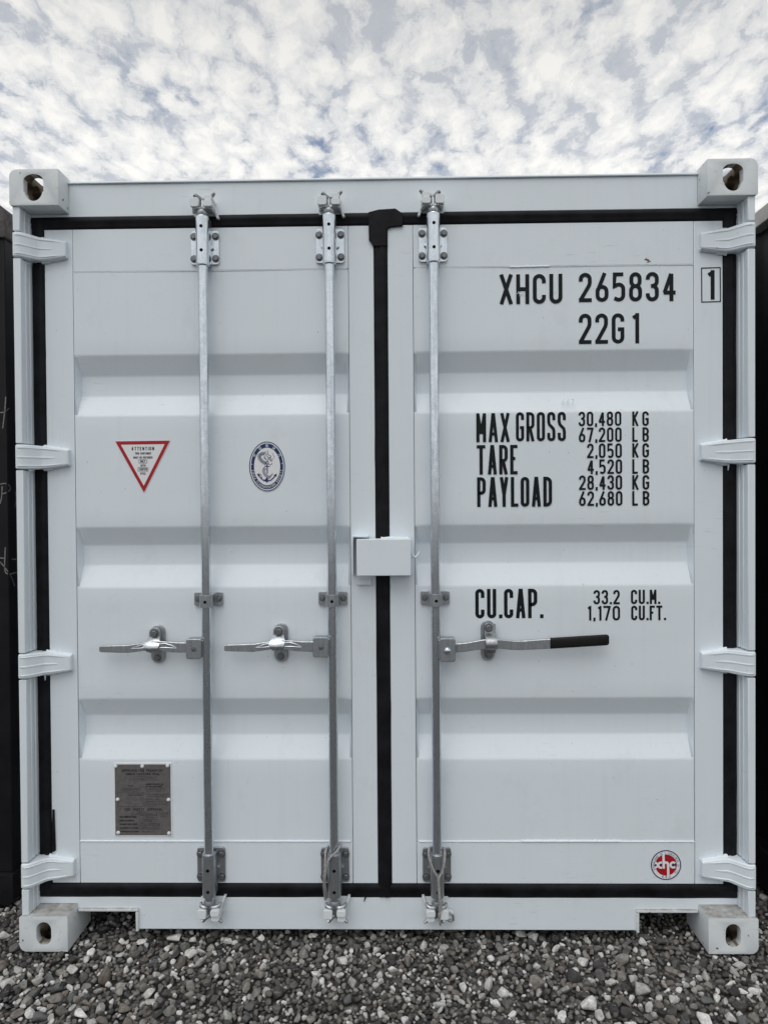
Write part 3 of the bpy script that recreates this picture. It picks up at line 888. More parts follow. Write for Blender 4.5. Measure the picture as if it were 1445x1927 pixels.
# ---- warning triangle (left door)
YS = .0763
m = MB()
A_, B_, C_ = at(215.5, 829.5, YS), at(321.5, 828, YS), at(271, 929, YS)
poly_flat(m, [A_, B_, C_], YS, 0)
def inset_tri(tri, d):
    c = [sum(p[i] for p in tri) / 3 for i in (0, 1)]
    a, b = Vector(tri[0]), Vector(tri[1]); inr = abs((b - a).normalized().cross(Vector(c) - a))
    k = 1 - d / inr
    return [(c[0] + (p[0] - c[0]) * k, c[1] + (p[1] - c[1]) * k) for p in tri]
t0 = inset_tri([A_, B_, C_], .0018); t1 = inset_tri([A_, B_, C_], .0018 + .0115)
for i in range(3):
    j = (i + 1) % 3
    poly_flat(m, [t0[i], t0[j], t1[j], t1[i]], YS - .0003, 1)
for t, x0, x1, y0, y1, s, g in (('ATTENTION', 247.5, 290, 841, 847.5, 1.15, .55), ('THIS CONTAINER', 254, 284, 851.2, 855.2, .8, .25), ('MUST BE REPAIRED', 251, 287, 859, 863, .8, .25),
                             ('ONLY', 264, 273.5, 866.2, 870.2, .8, .25), ('WITH', 264.5, 274, 874, 878, .8, .25), ('CORTEN', 262, 276.5, 881, 885, .8, .25), ('STEEL', 264, 274.5, 889, 893, .8, .25)):
    text_px(m, t, x0, x1, y0, y1, s, YS - .0004, 2, g)
for x0, x1, y0, y1 in ((261.5, 276.5, 865, 871.5), (259.8, 278.5, 879.8, 886.4)):
    q = [at(*p, YS - .0004) for p in ((x0, y0), (x1, y0), (x1, y1), (x0, y1))]
    ribbon(m, q, .0013, True, lambda a, b: (a, YS - .0004, b), 2)
o = m.build('warning_sticker', [STICKER, RED, INK], door_l, None); o['label'] = 'white triangle sticker with red border pointing down'

# ---- oval emblem: dragon wound round an anchor
m = MB()
ecx, ecz = at(502.6, 877.6, YS); ku = 1 / 556.0
RX, RZ = 34.2 * ku, 47.4 * ku
def epx(zx, zy):   # pixel in the enlarged study of the emblem -> plane
    return at(460 + zx / 16.753, 820 + zy / 16.757, YS)
ring_flat(m, ecx, ecz, 0, 0, RX, RZ, YS, 0)
ring_flat(m, ecx, ecz, RX * .985, RZ * .988, RX * .935, RZ * .952, YS - .0003, 1)
ring_flat(m, ecx, ecz, RX * .885, RZ * .912, RX * .722, RZ * .748, YS - .0003, 1)
def ell_text(mb, text, rx, rz, a0, a1, h, s, Y, mi, bottom):
    lay, tot = layout(text, .28, 0); 
    for ch, lx, lw in lay:
        if ch == ' ': continue
        a = R(a0 + (a1 - a0) * (lx + lw / 2) / tot)
        px_, pz_ = ecx + rx * math.cos(a), ecz + rz * math.sin(a)
        tx, tz = (-rx * math.sin(a), rz * math.cos(a)); L = math.hypot(tx, tz); tx, tz = tx / L, tz / L
        if not bottom: tx, tz = -tx, -tz
        nx_, nz_ = -tz, tx
        gw = h * .62 * lw
        for pts, cl in glyph(ch, gw - s, h - s, s):
            ribbon(mb, pts, s, cl, lambda p, q: (px_ + tx * (p - gw / 2 + s / 2) + nx_ * (q - h / 2 + s / 2), Y, pz_ + tz * (p - gw / 2 + s / 2) + nz_ * (q - h / 2 + s / 2)), mi)
ell_text(m, 'CHINA CLASSIFICATION SOCIETY', RX * .803, RZ * .830, 189, 351, .0078, .0011, YS - .0006, 0, True)
han = [  # rough strokes of the five characters over the top
    [[(.1, .35), (.9, .35), (.9, .75), (.1, .75), (.1, .35)], [(.5, 0), (.5, 1)]],
    [[(.1, 0), (.9, 0), (.9, 1), (.1, 1), (.1, 0)], [(.3, .75), (.7, .75)], [(.3, .5), (.7, .5)], [(.3, .25), (.7, .25)], [(.5, .25), (.5, .75)]],
    [[(.25, 1), (.1, .8), (.1, 0)], [(.1, .8), (.4, .8), (.4, 0)], [(0, .45), (.5, .45)], [(.62, 1), (.58, .6)], [(.78, 1), (.95, .6)], [(.6, .45), (.92, .45), (.92, 0), (.6, 0), (.6, .45)]],
    [[(.3, 1), (.05, .65), (.35, .6), (.05, .3), (.4, .3)], [(.0, .05), (.4, .15)], [(.5, .9), (.85, .9), (.8, .6), (.95, .55), (.75, .2), (.5, 0)], [(.6, .9), (.5, 0)], [(.55, .5), (.95, 0)]],
    [[(.2, 1), (.3, .85)], [(.0, .75), (.4, .75), (.05, .3)], [(.25, .5), (.25, 0)], [(.55, .6), (.95, .6)], [(.75, .95), (.75, .05)], [(.5, .03), (1, .03)]]]
for k, ch in enumerate(han):
    a = R(148 - 29 * k); px_, pz_ = ecx + RX * .803 * math.cos(a), ecz + RZ * .832 * math.sin(a)
    tx, tz = (RX * math.sin(a), -RZ * math.cos(a)); L = math.hypot(tx, tz); tx, tz = tx / L, tz / L; nx_, nz_ = -tz, tx; h = .0098
    for st in ch:
        ribbon(m, [(p * h, q * h) for p, q in st], .0011, False, lambda p, q: (px_ + tx * (p - h / 2) + nx_ * (q - h / 2), YS - .0006, pz_ + tz * (p - h / 2) + nz_ * (q - h / 2)), 0)
for zx, zy in ((238, 898), (1180, 875)):
    c = epx(zx, zy); poly_flat(m, arc(c[0], c[1], .0016, .0016, 0, 330, 11), YS - .0006, 0)
def est(pts, s, lift=.0005, mi=1, closed=False):
    ribbon(m, [epx(*p) for p in pts], s / 16.75 * ku, closed, lambda a, b: (a, YS - lift, b), mi)
def epoly(pts, lift=.0005, mi=1): poly_flat(m, [epx(*p) for p in pts], YS - lift, mi)
# anchor
est([(720 + 38 * math.cos(k * .628), 845 + 44 * math.sin(k * .628)) for k in range(10)], 22, .0006, 1, True)
est([(715, 885), (722, 1190)], 34); est([(635, 962), (800, 962)], 26, .0006)
epoly([(705, 1300), (740, 1370), (770, 1420), (715, 1480), (640, 1425), (600, 1385), (665, 1370)], .0006)
est([(755, 1425), (840, 1395), (920, 1320), (985, 1235)], 34, .0007); epoly([(1020, 1190), (1005, 1300), (975, 1270), (915, 1245)], .0008)
est([(640, 1425), (560, 1375), (490, 1300), (450, 1230)], 34, .0007); epoly([(435, 1180), (395, 1220), (425, 1230), (430, 1290), (500, 1240)], .0008)
# dragon: body coils as fine parallel lines
def spl(P, n=8):
    out = []
    for i in range(len(P) - 1):
        p0, p1, p2, p3 = P[max(i - 1, 0)], P[i], P[i + 1], P[min(i + 2, len(P) - 1)]
        for k in range(n):
            t = k / n
            out.append(tuple(.5 * (2 * p1[c] + (p2[c] - p0[c]) * t + (2 * p0[c] - 5 * p1[c] + 4 * p2[c] - p3[c]) * t * t + (3 * p1[c] - p0[c] - 3 * p2[c] + p3[c]) * t ** 3) for c in (0, 1)))
    out.append(P[-1]); return out
def offs(P, d):
    out = []
    for i in range(len(P)):
        a, b = P[max(i - 1, 0)], P[min(i + 1, len(P) - 1)]; tx, ty = b[0] - a[0], b[1] - a[1]; L = math.hypot(tx, ty) or 1
        out.append((P[i][0] - ty / L * d, P[i][1] + tx / L * d))
    return out
body1 = spl([(640, 560), (560, 560), (480, 610), (470, 690), (530, 780), (620, 850), (690, 890)])
body2 = spl([(655, 1000), (610, 1080), (625, 1180), (700, 1270), (790, 1340)])
for d, s in ((-46, 13), (-24, 9), (0, 16), (22, 8), (44, 11)): est(offs(body1, d), s)
for d, s in ((-40, 12), (-14, 9), (12, 13), (36, 10)): est(offs(body2, d), s, .0006)
for i in range(4, len(body1) - 2, 4): est([offs(body1, -44)[i], offs(body1, 5)[i]], 7)
for P_, s in (([(600, 660), (640, 720), (700, 760), (760, 760)], 14), ([(665, 480), (660, 560), (700, 600)], 16), ([(730, 470), (730, 560), (790, 620), (840, 640)], 18),
              ([(690, 600), (720, 660), (800, 690), (840, 650)], 16), ([(740, 720), (800, 700), (850, 740), (830, 790), (870, 800)], 18), ([(770, 740), (820, 770)], 22),
              ([(880, 530), (895, 590), (940, 660), (900, 740), (860, 800)], 9), ([(755, 880), (800, 915), (840, 905), (880, 865)], 16), ([(640, 620), (650, 690), (690, 730)], 14),
              ([(790, 1340), (860, 1240), (890, 1190)], 18), ([(560, 1340), (520, 1230), (480, 1190)], 14), ([(760, 1290), (850, 1230)], 10)):
    est(spl(list(P_), 4), s, .0006)
o = m.build('classification_emblem', [STICKER, NAVY], door_l, None); o['label'] = 'white oval sticker with navy ring, dragon and anchor'

# ---- data plate
m = MB()
Yp = .0752
P0 = at(213.5, 1436.5, Yp); P1 = at(324.5, 1574.5, Yp)
px0, px1, pz1, pz0 = P0[0], P1[0], P0[1], P1[1]
m.box(px0, px1, Yp, PY + .003, pz0, pz1, 0)
m.box(px0 + .0045, px1 - .0045, Yp - .0012, Yp - .0002, pz0 + .0045, pz1 - .0045, 1)
def plx(u): return px0 + (px1 - px0) * (u - 120) / (1295 - 120)
def plz(v): return pz1 - (pz1 - pz0) * (v - 165) / (1610 - 165)
YT = Yp - .0016
def pl_text(t, u0, u1, v0, v1, s=.0016, g=.28): text_line(m, t, plx(u0), plx(u1), plz(v1), plz(v0), s, YT, 2, g)
pl_text('APPROVED FOR TRANSPORT', 285, 1135, 285, 335, .0013); pl_text('UNDER CUSTOMS SEAL', 365, 1055, 355, 400, .0013)
pl_text('CSC  SAFETY  APPROVAL', 340, 1105, 1050, 1100, .0013)
for t, u0, u1, v0, v1 in (('TYPE', 425, 520, 598, 630), ("MANUFACTURER'S NO.", 775, 1130, 565, 595), ('OF THE CONTAINER', 775, 1095, 610, 638),
                       ('DATE MANUFACTURED', 235, 575, 1205, 1240), ('IDENTIFICATION NO.', 235, 535, 1282, 1312), ('MAXIMUM GROSS MASS', 235, 590, 1352, 1382),
                       ('ALLOWABLE STACKING', 235, 620, 1425, 1455), ('TRANSVERSE RACKING', 235, 620, 1500, 1526)):
    pl_text(t, u0, u1, v0, v1, .0010, .2)
for u0, u1, v0, v1 in ((450, 985, 430, 495), (285, 655, 660, 715), (775, 1135, 660, 715), (415, 715, 770, 800), (480, 990, 1125, 1180), (645, 990, 1195, 1245), (645, 990, 1270, 1318),
                       (645, 1045, 1345, 1392), (645, 1045, 1420, 1465), (200, 715, 745, 1020), (1050, 1220, 1130, 1180)):
    ribbon(m, [(plx(u0), plz(v0)), (plx(u1), plz(v0)), (plx(u1), plz(v1)), (plx(u0), plz(v1))], .0007, True, lambda a, b: (a, YT, b), 2)
rs = random.Random(5)
def scribble(u0, u1, v0, v1):   # figures too worn to read
    u = u0
    while u < u1:
        w = rs.uniform(14, 26)
        ribbon(m, [(plx(u), plz(rs.uniform(v0, v1))), (plx(u + w * .4), plz(v0 if rs.random() < .5 else v1)), (plx(u + w), plz(rs.uniform(v0, v1)))], .0010, False, lambda a, b: (a, YT, b), 2)
        u += w + 8
for a in ((480, 950, 448, 478), (320, 620, 675, 700), (800, 1070, 675, 702), (430, 690, 777, 795), (560, 900, 1140, 1168), (760, 920, 1208, 1236), (700, 900, 1280, 1308), (670, 1020, 1358, 1384), (670, 1010, 1430, 1456), (670, 900, 1500, 1526),
          (745, 1210, 770, 792), (800, 1180, 815, 838), (745, 1040, 868, 890), (745, 1190, 912, 934), (745, 1195, 955, 978), (745, 970, 998, 1020), (1060, 1210, 1140, 1165), (1060, 1200, 1205, 1228)): scribble(*a)
plate = m.build('data_plate', [STICKER, PLATE, PLATE_INK], door_l, None); plate['label'] = 'dark grey metal approval plate with white rivets'
m = MB()
m.tube([(0, -.0010, 0), (0, -.0032, 0), (0, -.0052, 0), (0, -.0060, 0)], [.0066, .0062, .0042, .0010], 12)
ro = m.build('rivet', WHITE_KEEP, door_l, 60)
for i, (u, v) in enumerate(((165, 225), (705, 225), (1215, 215), (200, 880), (1228, 885), (205, 1535), (1230, 1545))):
    (ro if i == 0 else link_copy(ro, door_l)).location = (plx(u), Yp, plz(v))

# ---- round company logo
m = MB()
Yc = DY - .0006
lcx, lcz = at(1253, 1628.6, Yc); kz = 1 / 19.27 / 549.0
def lp(u, v): return (lcx + (u - 733) * kz, lcz - (v - 742) * kz)
ring_flat(m, lcx, lcz, 0, 0, 552 * kz, 552 * kz, Yc, 0)
ring_flat(m, lcx, lcz, 538 * kz, 538 * kz, 500 * kz, 500 * kz, Yc - .0003, 1)
ring_flat(m, lcx, lcz, 0, 0, 382 * kz, 382 * kz, Yc - .0003, 2)
def ls(pts, s, closed=False, mi=0, lift=.0006): ribbon(m, [lp(*p) for p in pts], s * kz, closed, lambda a, b: (a, Yc - lift, b), mi)
def uarc(cx, cy, r, a0, a1, n=14): return [(cx + r * math.cos(R(a0 + (a1 - a0) * i / n)), cy - r * math.sin(R(a0 + (a1 - a0) * i / n))) for i in range(n + 1)]
ls([(642, 290), (648, 868)], 84); ls([(648, 868), (648, 745)] + uarc(726, 725, 80, 180, 0) + [(806, 745), (812, 1170)], 84, lift=.0007)
ls(uarc(985, 735, 92, 40, 320) , 74); ls(uarc(345, 742, 82, 80, -80), 74); ls([(590, 650)] + uarc(550, 742, 92, 95, 265) + [(590, 834)], 74, lift=.0007)
ls([(1035, 727), (1110, 727)], 30, mi=1, lift=.0008)
poly_flat(m, [lp(*p) for p in uarc(985, 735, 48, 0, 340, 14)], Yc - .0008, 1)
poly_flat(m, [lp(*p) for p in uarc(365, 745, 38, 0, 340, 14)], Yc - .0008, 1); poly_flat(m, [lp(*p) for p in uarc(545, 742, 42, 0, 340, 14)], Yc - .0008, 1)
rs = random.Random(3)
ring_r = 440 * kz
GREYINK = mat_simple('grey_ring_print', (.20, .23, .28), .5, 0, .1, 60, 0)
txt = "XINHUACHANG INT'L CONTAINERS CO. LTD."
for k, ch in enumerate(txt):
    a = R(205 - 255 * (k + .5) / len(txt)); h = 82 * kz
    if ch == ' ': continue
    bx, bz = lcx + ring_r * math.cos(a), lcz + ring_r * math.sin(a); tx, tz = math.sin(a), -math.cos(a); nx_, nz_ = math.cos(a), math.sin(a)
    gw = h * .55 * GW.get(ch, 1)
    for pts, cl in glyph(ch, max(gw - .0009, .0003), h - .0009, .0009):
        ribbon(m, pts, .0009, cl, lambda p, q: (bx + tx * (p - gw / 2) + nx_ * (q - h / 2), Yc - .0005, bz + tz * (p - gw / 2) + nz_ * (q - h / 2)), 3)
for u in (615, 735, 855):
    for dy in (-26, 0, 26): ls([(u - 30, 1172 - abs(u - 735) * .12 + dy), (u + 30, 1172 - abs(u - 735) * .12 + dy)], 13, mi=3)
    ls([(u, 1136 - abs(u - 735) * .12), (u, 1208 - abs(u - 735) * .12)], 13, mi=3, lift=.0007)
o = m.build('company_logo', [STICKER, NAVY, RED, GREYINK], door_r, None); o['label'] = 'round red and white logo sticker with navy ring'

# ---- locking bars
BARS = [(-.5935, 1), (-.1715, 1), (.1735, -1)]
BY, BR = .040, .0160
def hex_bolt(r=.0085, h=.0075):
    m = MB()
    m.tube([(0, 0, 0), (0, -.0016, 0)], r * 1.35, 16); m.tube([(0, -.0016, 0), (0, -h + .0012, 0), (0, -h, 0)], [r, r, r * .82], 6)
    me_o = m.build('bolt', BOLT, None, 30); me = me_o.data; bpy.data.objects.remove(me_o); return me
BOLT_ME = hex_bolt()
def bolt(parent, x, y, z, mesh=None, s=1.0):
    o = bpy.data.objects.new('bolt', mesh or BOLT_ME); COL.objects.link(o); o.parent = parent; o.location = (x, y, z)
    o.rotation_euler = (0, random.uniform(0, 1), 0); o.scale = (s, s, s); return o
def housing(m, x, z0, z1, r, y=BY, yb=.068):
    """U-shaped bearing: half tube in front, straight cheeks back to the plate"""
    P = []
    prof = [(r, yb)] + [(r * math.cos(R(a)), y + r * -math.sin(R(a))) for a in range(0, 181, 15)] + [(-r, yb)]
    P = [[(x + a, b, z) for a, b in prof] for z in (z0, z0 + (z1 - z0) * .5, z1)]
    m.grid(P)
    ri = BR + .0008
    prof2 = [(ri, yb)] + [(ri * math.cos(R(a)), y - ri * math.sin(R(a))) for a in range(0, 181, 15)] + [(-ri, yb)]
    for z in (z0, z1): m.grid([[(x + a, b, z) for a, b in prof], [(x + a, b, z) for a, b in prof2]])
def cam_and_keeper(bar, bx, mir, top):
    X = lambda u: bx + mir * u
    zs = 1 if top else -1
    z0 = 2.4555 if top else .1430        # where the cam leaves the bar
    Z = lambda w: z0 + zs * w
    c = MB()
    c.tube([(bx, BY, Z(-.010)), (bx, BY, Z(-.002)), (bx, BY, Z(.004)), (bx, BY, Z(.010))], [BR + .001, .0195, .0195, .013], 18)
    c.tube([(bx, BY, Z(.006)), (bx, BY + .004, Z(.026)), (bx, BY + .006, Z(.048))], [.012, .0095, .0085], 12)
    # butterfly arms
    for sgn, L in ((-1, .030), (1, .038)):
        pts = [(X(sgn * .004), BY - .004, Z(.010)), (X(sgn * L * .5), BY - .010, Z(.012)), (X(sgn * L * .85), BY - .006, Z(.009)), (X(sgn * L), BY + .006, Z(.002))]
        c.tube(pts, [.0095, .0090, .0072, .0040], 10)
    # blunt horns of the cam past the keeper
    c.tube([(X(.006), BY + .004, Z(.046)), (X(.022), BY + .002, Z(.052)), (X(.036), BY - .004, Z(.056)), (X(.044), BY - .010, Z(.061))], [.008, .0075, .0065, .0040], 10)
    c.tube([(X(-.002), BY + .004, Z(.044)), (X(-.012), BY - .002, Z(.050)), (X(-.018), BY - .014, Z(.053)), (X(-.020), BY - .022, Z(.047))], [.0080, .0075, .0065, .0045], 10)
    c.build('cam', GALV_DULL, bar, 50)
    k = MB()
    yb = DY
    def blk(u0, u1, w0, w1, yf, ch=.004):
        a, b = sorted((X(u0), X(u1))); lo, hi = sorted((Z(w0), Z(w1)))
        k.prism(rrect(a, b, lo, hi, ch), yf, yb)
    blk(-.036, -.0060, .013, .044, .017, .007)        # inner lug
    blk(.0085, .039, .012, .0335, .013, .007); blk(.0105, .037, .0345, .053, .019, .007)
    k.prism([(X(.032), Z(.022)), (X(.040), Z(.020)), (X(.052), Z(-.011)), (X(.043), Z(-.012))], .056, yb)   # slanted flange
    k.prism([(X(-.038), Z(-.006)), (X(.044), Z(-.006)), (X(.040), Z(.050)), (X(-.032), Z(.050))], .0725, yb)
    k.build('keeper', WHITE_KEEP, bar, 40, .0028, 3)
def make_bar(i, bx, mir):
    m = MB()
    pts = [(bx + .0006 * nz(z * 1.7, i * 5), BY, z) for z in [.142 + (2.458 - .142) * k / 24 for k in range(25)]]
    m.tube(pts, BR, 28)
    bar = m.build('locking_bar', GALV, box_root, 60)
    # top and bottom bearings
    for tag_, (pz0_, pz1_), (h0, h1), holes in (('t', (2.294, 2.4085), (2.286, 2.437), (2.405, 2.326)), ('b', (.199, .3160), (.172, .306), (.262, .190))):
        mt = GALV if tag_ == 't' else GALV_DULL
        m = MB(); m.prism(rrect(bx - .0475, bx + .0475, pz0_, pz1_, .009), .0675, DY - .0003)
        housing(m, bx, h0, h1, .0225)
        for hz in ((h0, h1)):
            m.tube([(bx, BY, hz - .0065), (bx, BY, hz - .0050), (bx, BY, hz + .0050), (bx, BY, hz + .0065)], [.0205, .0220, .0220, .0205], 22)
        # small triangular gussets
        for sg in (-1, 1): m.prism([(bx + sg * .0222, pz0_ + .045), (bx + sg * .031, pz0_ + .0525), (bx + sg * .0222, pz0_ + .060)], .058, .0676)
        m.build('bearing_bracket', mt, bar, 40, .0010)
        for sx in (-1, 1):
            for zz in (pz0_ + .019, pz1_ - .021): bolt(bar, bx + sx * .0365, .0675, zz, None, 1.12)
        for hz in holes:
            m = MB(); m.cyl((bx + .001, BY - .0228, hz), (bx + .001, BY - .015, hz), .0056, 14)
            m.build('inspection_hole', BLACK_HOLE, bar, 40)  # no hole is cut: a proud black disc paints its shaded inside
    # middle guide
    m = MB(); gz = 1.1645
    for sg in (-1, 1):
        m.prism(rrect(*sorted((bx + sg * .0185, bx + sg * .0485)), gz - .0225, gz + .0225, .006), .067, DY + .0015)
    housing(m, bx, gz - .0225, gz + .0165, .0222)
    m.build('guide_bracket', GALV_DULL, bar, 40, .0010)
    for sg in (-1, 1): bolt(bar, bx + sg * .0355, .067, gz + .001, None, .95)
    m = MB(); m.cyl((bx + .001, BY - .0226, gz - .004), (bx + .001, BY - .015, gz - .004), .0054, 14); m.build('inspection_hole', BLACK_HOLE, bar, 40)  # same black disc, hole shade given by colour
    cam_and_keeper(bar, bx, mir, True); cam_and_keeper(bar, bx, mir, False)
    return bar
bars = [make_bar(i, x, mi_) for i, (x, mi_) in enumerate(BARS)]

# ---- handles
def flat_handle(parent, stations, mat, name='handle', yth=.009):
    """stations: (x, z_centre, half height, y_front)"""
    P = []
    for x, z, h, y in stations:
        P.append([(x, y + .002, z - h), (x, y, z - h + .0025), (x, y, z), (x, y, z + h - .0025), (x, y + .002, z + h), (x, y + yth, z + h), (x, y + yth, z - h), (x, y + .002, z - h)])
    m = MB(); m.grid(P)
    for e in (0, -1): m.add(P[e][:7], [tuple(range(7))])
    return m.build(name, mat, parent, 18)
def sta(pxs, Y):
    out = []
    for px, yt, yb_, dy in pxs:
        x, z1 = at(px, yt, Y + dy); _, z0 = at(px, yb_, Y + dy); out.append((x, (z0 + z1) / 2, (z1 - z0) / 2, Y + dy))
    return out
def catch(parent, cx, zt, zb, shift, lever):
    m = MB(); m.prism(stadium(cx, (zt + zb) / 2, .047, zt - zb, 10), .0655, PY + .002)
    m.build('catch_plate', GALV_DULL, parent, 40, .0015)
    zc = 1.0
    m = MB()
    x = cx - shift
    zt2 = zt - .006
    if lever:
        m.prism(arc(x, zt2 - .018, .0185, .0185, 0, 180, 10) + [(x - .0185, zt2 - .052), (x + .0185, zt2 - .052)], .048, .0652)
        m.build('hasp', GALV_DULL, parent, 40, .0015)
        m = MB()
        P = []
        for t, (y, z, w) in enumerate(((.048, zt2 - .034, .0175), (.040, zt2 - .038, .0180), (.030, zt2 - .048, .0235), (.022, zt2 - .058, .0260), (.020, zt2 - .068, .0200), (.026, zt2 - .076, .0090))):
            P.append([(x - .004 * (t > 2) + w * a, y + .0035 * abs(a) ** 2, z) for a in (-1, -.55, 0, .55, 1)])
        m.grid(P)
        o = m.build('hasp_tongue', BRIGHT, parent, 60)
        sd_ = o.modifiers.new('thick', 'SOLIDIFY'); sd_.thickness = .0045; sd_.offset = 1
        bolt(parent, x, .048, zt2 - .018, None, 1.25); bolt(parent, cx - .001, .0655, zb + .019, None, 1.15)
    else:
        pts = [(.058, zt2 - .004), (.055, zt2 - .036), (.040, zt2 - .042), (.020, zt2 - .048), (.012, zt2 - .062), (.016, zt2 - .078), (.034, zt2 - .084), (.056, zt2 - .088), (.060, zt2 - .100)]
        P = [[(x + .006 + .0185 * a, y + .002 * a * a, z) for a in (-1, -.5, 0, .5, 1)] for y, z in pts]
        m.grid(P); o = m.build('hasp', GALV_DULL, parent, 60)
        sd_ = o.modifiers.new('thick', 'SOLIDIFY'); sd_.thickness = .004; sd_.offset = 0
        bolt(parent, cx + .001, .0530, zt - .022, None, 1.25); bolt(parent, cx + .001, .0655, zb + .021, None, 1.25)
        m = MB(); m.box(cx - .010, cx + .012, .056, .0654, zt - .036, zt - .008); m.build('hasp_pad', GALV_DULL, parent, 40, .003)
def hub(parent, bx, sgn, z0, z1, dome):
    m = MB()
    xa, xb = bx + sgn * .0120, bx + sgn * .0630
    m.prism(rrect(min(xa, xb), max(xa, xb), z0, z1, .007), .014, .021)
    P = []
    for y, z in ((.0175, z1 - .0035), (.030, z1 - .0005), (.052, z1 - .0005)): P.append([(min(xa, xb) + .002, y, z), (max(xa, xb) - .002, y, z)])
    m.box(min(xa, xb) + .0015, max(xa, xb) - .0015, .0212, .058, z1 - .008, z1 - .0006)
    m.box(min(xa, xb) + .0015, max(xa, xb) - .0015, .0505, .058, z0 + .012, z1 - .0085)
    m.build('handle_hub', GALV_DULL, parent, 40, .0025, 3)
    hx = bx + sgn * .0365
    m = MB()
    if dome: m.tube([(hx, .0142, (z0 + z1) / 2 - .002), (hx, .0105, (z0 + z1) / 2 - .002), (hx, .0072, (z0 + z1) / 2 - .002), (hx, .0060, (z0 + z1) / 2 - .002)], [.0120, .0112, .0070, .0012], 18)
    else: m.tube([(hx, .0142, (z0 + z1) / 2), (hx, .0120, (z0 + z1) / 2), (hx, .0112, (z0 + z1) / 2)], [.0086, .0080, .0030], 16)
    m.build('pivot_pin', GALV if dome else BOLT, parent, 50)
    # weld lug joining the hub to the bar
    m = MB(); m.box(bx + sgn * .004, bx + sgn * .0165, .026, .050, z0 + .004, z1 - .006); m.build('hub_weld', GALV_DULL, parent, 40, .003)
for i, dx in ((0, 0), (1, 236)):
    b = bars[i]; bx = BARS[i][0]; dyy = 0 if i == 0 else -2.5
    hub(b, bx, -1, .9715 + (.004 if i else 0), 1.0385 + (.004 if i else 0), False)
    st = [(354, 1209.5, 1229, 0), (334, 1209.5, 1228.5, 0), (322, 1208.5, 1228, 0), (308, 1207.5, 1226, -.002), (297, 1207, 1224, -.003), (286, 1207.5, 1223, -.003), (268, 1210, 1225.5, -.001),
          (250, 1213, 1228, 0), (240, 1214.3, 1229.3, 0), (215, 1215, 1228.6, 0), (190, 1215.7, 1228.0, 0), (186.6, 1217.2, 1226.5, 0)]
    sts = sta([(x + dx - (i * 1.0), a + dyy * .8, b_ + dyy * .8, d) for x, a, b_, d in st], .0300)
    flat_handle(b, sts, GALV_DULL)
    # raised stiffening ribs of the pressed handle
    for rib in (((246, 1221), (262, 1215.5), (276, 1212), (286, 1212.5)), ((332, 1220), (322, 1215), (310, 1211.5), (300, 1212.5)), ((246, 1221.5), (268, 1220), (286, 1218.5)), ((332, 1220.5), (312, 1219.5), (298, 1219))):
        pts = []
        for px, py in rib:
            x, z = at(px + dx - i, py + dyy * .8, .0275); pts.append((x, .0290, z))
        m = MB(); m.tube(pts, [.0012] + [.0028] * (len(pts) - 2) + [.0022], 7)
        m.build('handle_rib', GALV, b, 60)
    rx = -.7672 if i == 0 else -.3480
    catch(b, rx, 1.0765 + (.004 if i else 0), .9475 + (.003 if i else 0), .005, True)
b = bars[2]; bx = BARS[2][0]
hub(b, bx, 1, .9590, 1.0375, True)
st = [(852, 1212, 1229, .004), (866, 1211, 1228, .002), (880, 1209.5, 1226.5, 0), (896, 1206.5, 1224, -.002), (910, 1204, 1222.5, -.003), (930, 1203.5, 1221, -.003), (945, 1204, 1221.5, -.002), (962, 1206, 1223.5, 0),
      (980, 1206.6, 1224, 0), (1000, 1205, 1223, 0), (1020, 1203.5, 1222, 0), (1040, 1202.7, 1221, 0)]
flat_handle(b, sta(st, .0300), GALV_DULL)
g0, g1 = at(1035.5, 1211.3, .030), at(1146, 1204.5, .030)
m = MB(); n = 14
pts = []; 
for e, (t, k) in enumerate(((0, .86), (.004, 1.0), (.5, 1.0), (.955, 1.0), (.985, .93), (.998, .70))):
    pts.append((g0[0] + (g1[0] - g0[0]) * t, .0335, g0[1] + (g1[1] - g0[1]) * t, k))
P = []
for x, y, z, k in pts:
    P.append([(x, y + .0085 * k * math.copysign(abs(math.sin(2 * math.pi * q / 20)) ** .6, math.sin(2 * math.pi * q / 20)), z + .0180 * k * math.copysign(abs(math.cos(2 * math.pi * q / 20)) ** .5, math.cos(2 * math.pi * q / 20))) for q in range(21)])
m.grid(P); m.add(P[0][:20], [tuple(range(20))]); m.add(P[-1][:20], [tuple(range(20))])
o = m.build('handle_grip', GRIP, b, 50); o['label'] = 'black plastic grip on the end of the handle'
catch(b, .3500, 1.0872, .9528, 0.0, False)

# ---- lock box over the door gap
m = MB()
lx0, lz1 = at(670.5, 1015, .012); lx1, lz0 = at(773.5, 1083.5, .012)
m.box(lx0, lx1, .0120, .0165, lz0, lz1)
m.box(lx0, lx1, .0168, DY - .004, lz1 - .0045, lz1 - .0002); m.box(lx1 - .0045, lx1 - .0002, .0168, DY - .0005, lz0, lz1 - .0048)
m.box(lx0, lx1 - .006, .0168, .060, lz0 + .0002, lz0 + .0045)
lockbox = m.build('lock_box', WHITE, box_root, 40, .0035, 3); lockbox['label'] = 'white welded steel lock box bridging the door gap'
m = MB()
bx0 = at(661, 1010, .030)[0]; bz1 = at(661, 1008, .030)[1]; bz0 = at(661, 1083, .030)[1]; bx1 = at(693, 1008, .030)[0]
m.box(bx0, bx0 + .0062, .030, DY - .0004, bz0, bz1); m.box(bx0 + .0064, bx1, .030, DY - .0004, bz1 - .0062, bz1 - .0001)
m.build('lock_box_bracket', WHITE, lockbox, 40, .0024, 3)
q0, q1 = at(672, 1090, .062), at(698.5, 1101, .062)
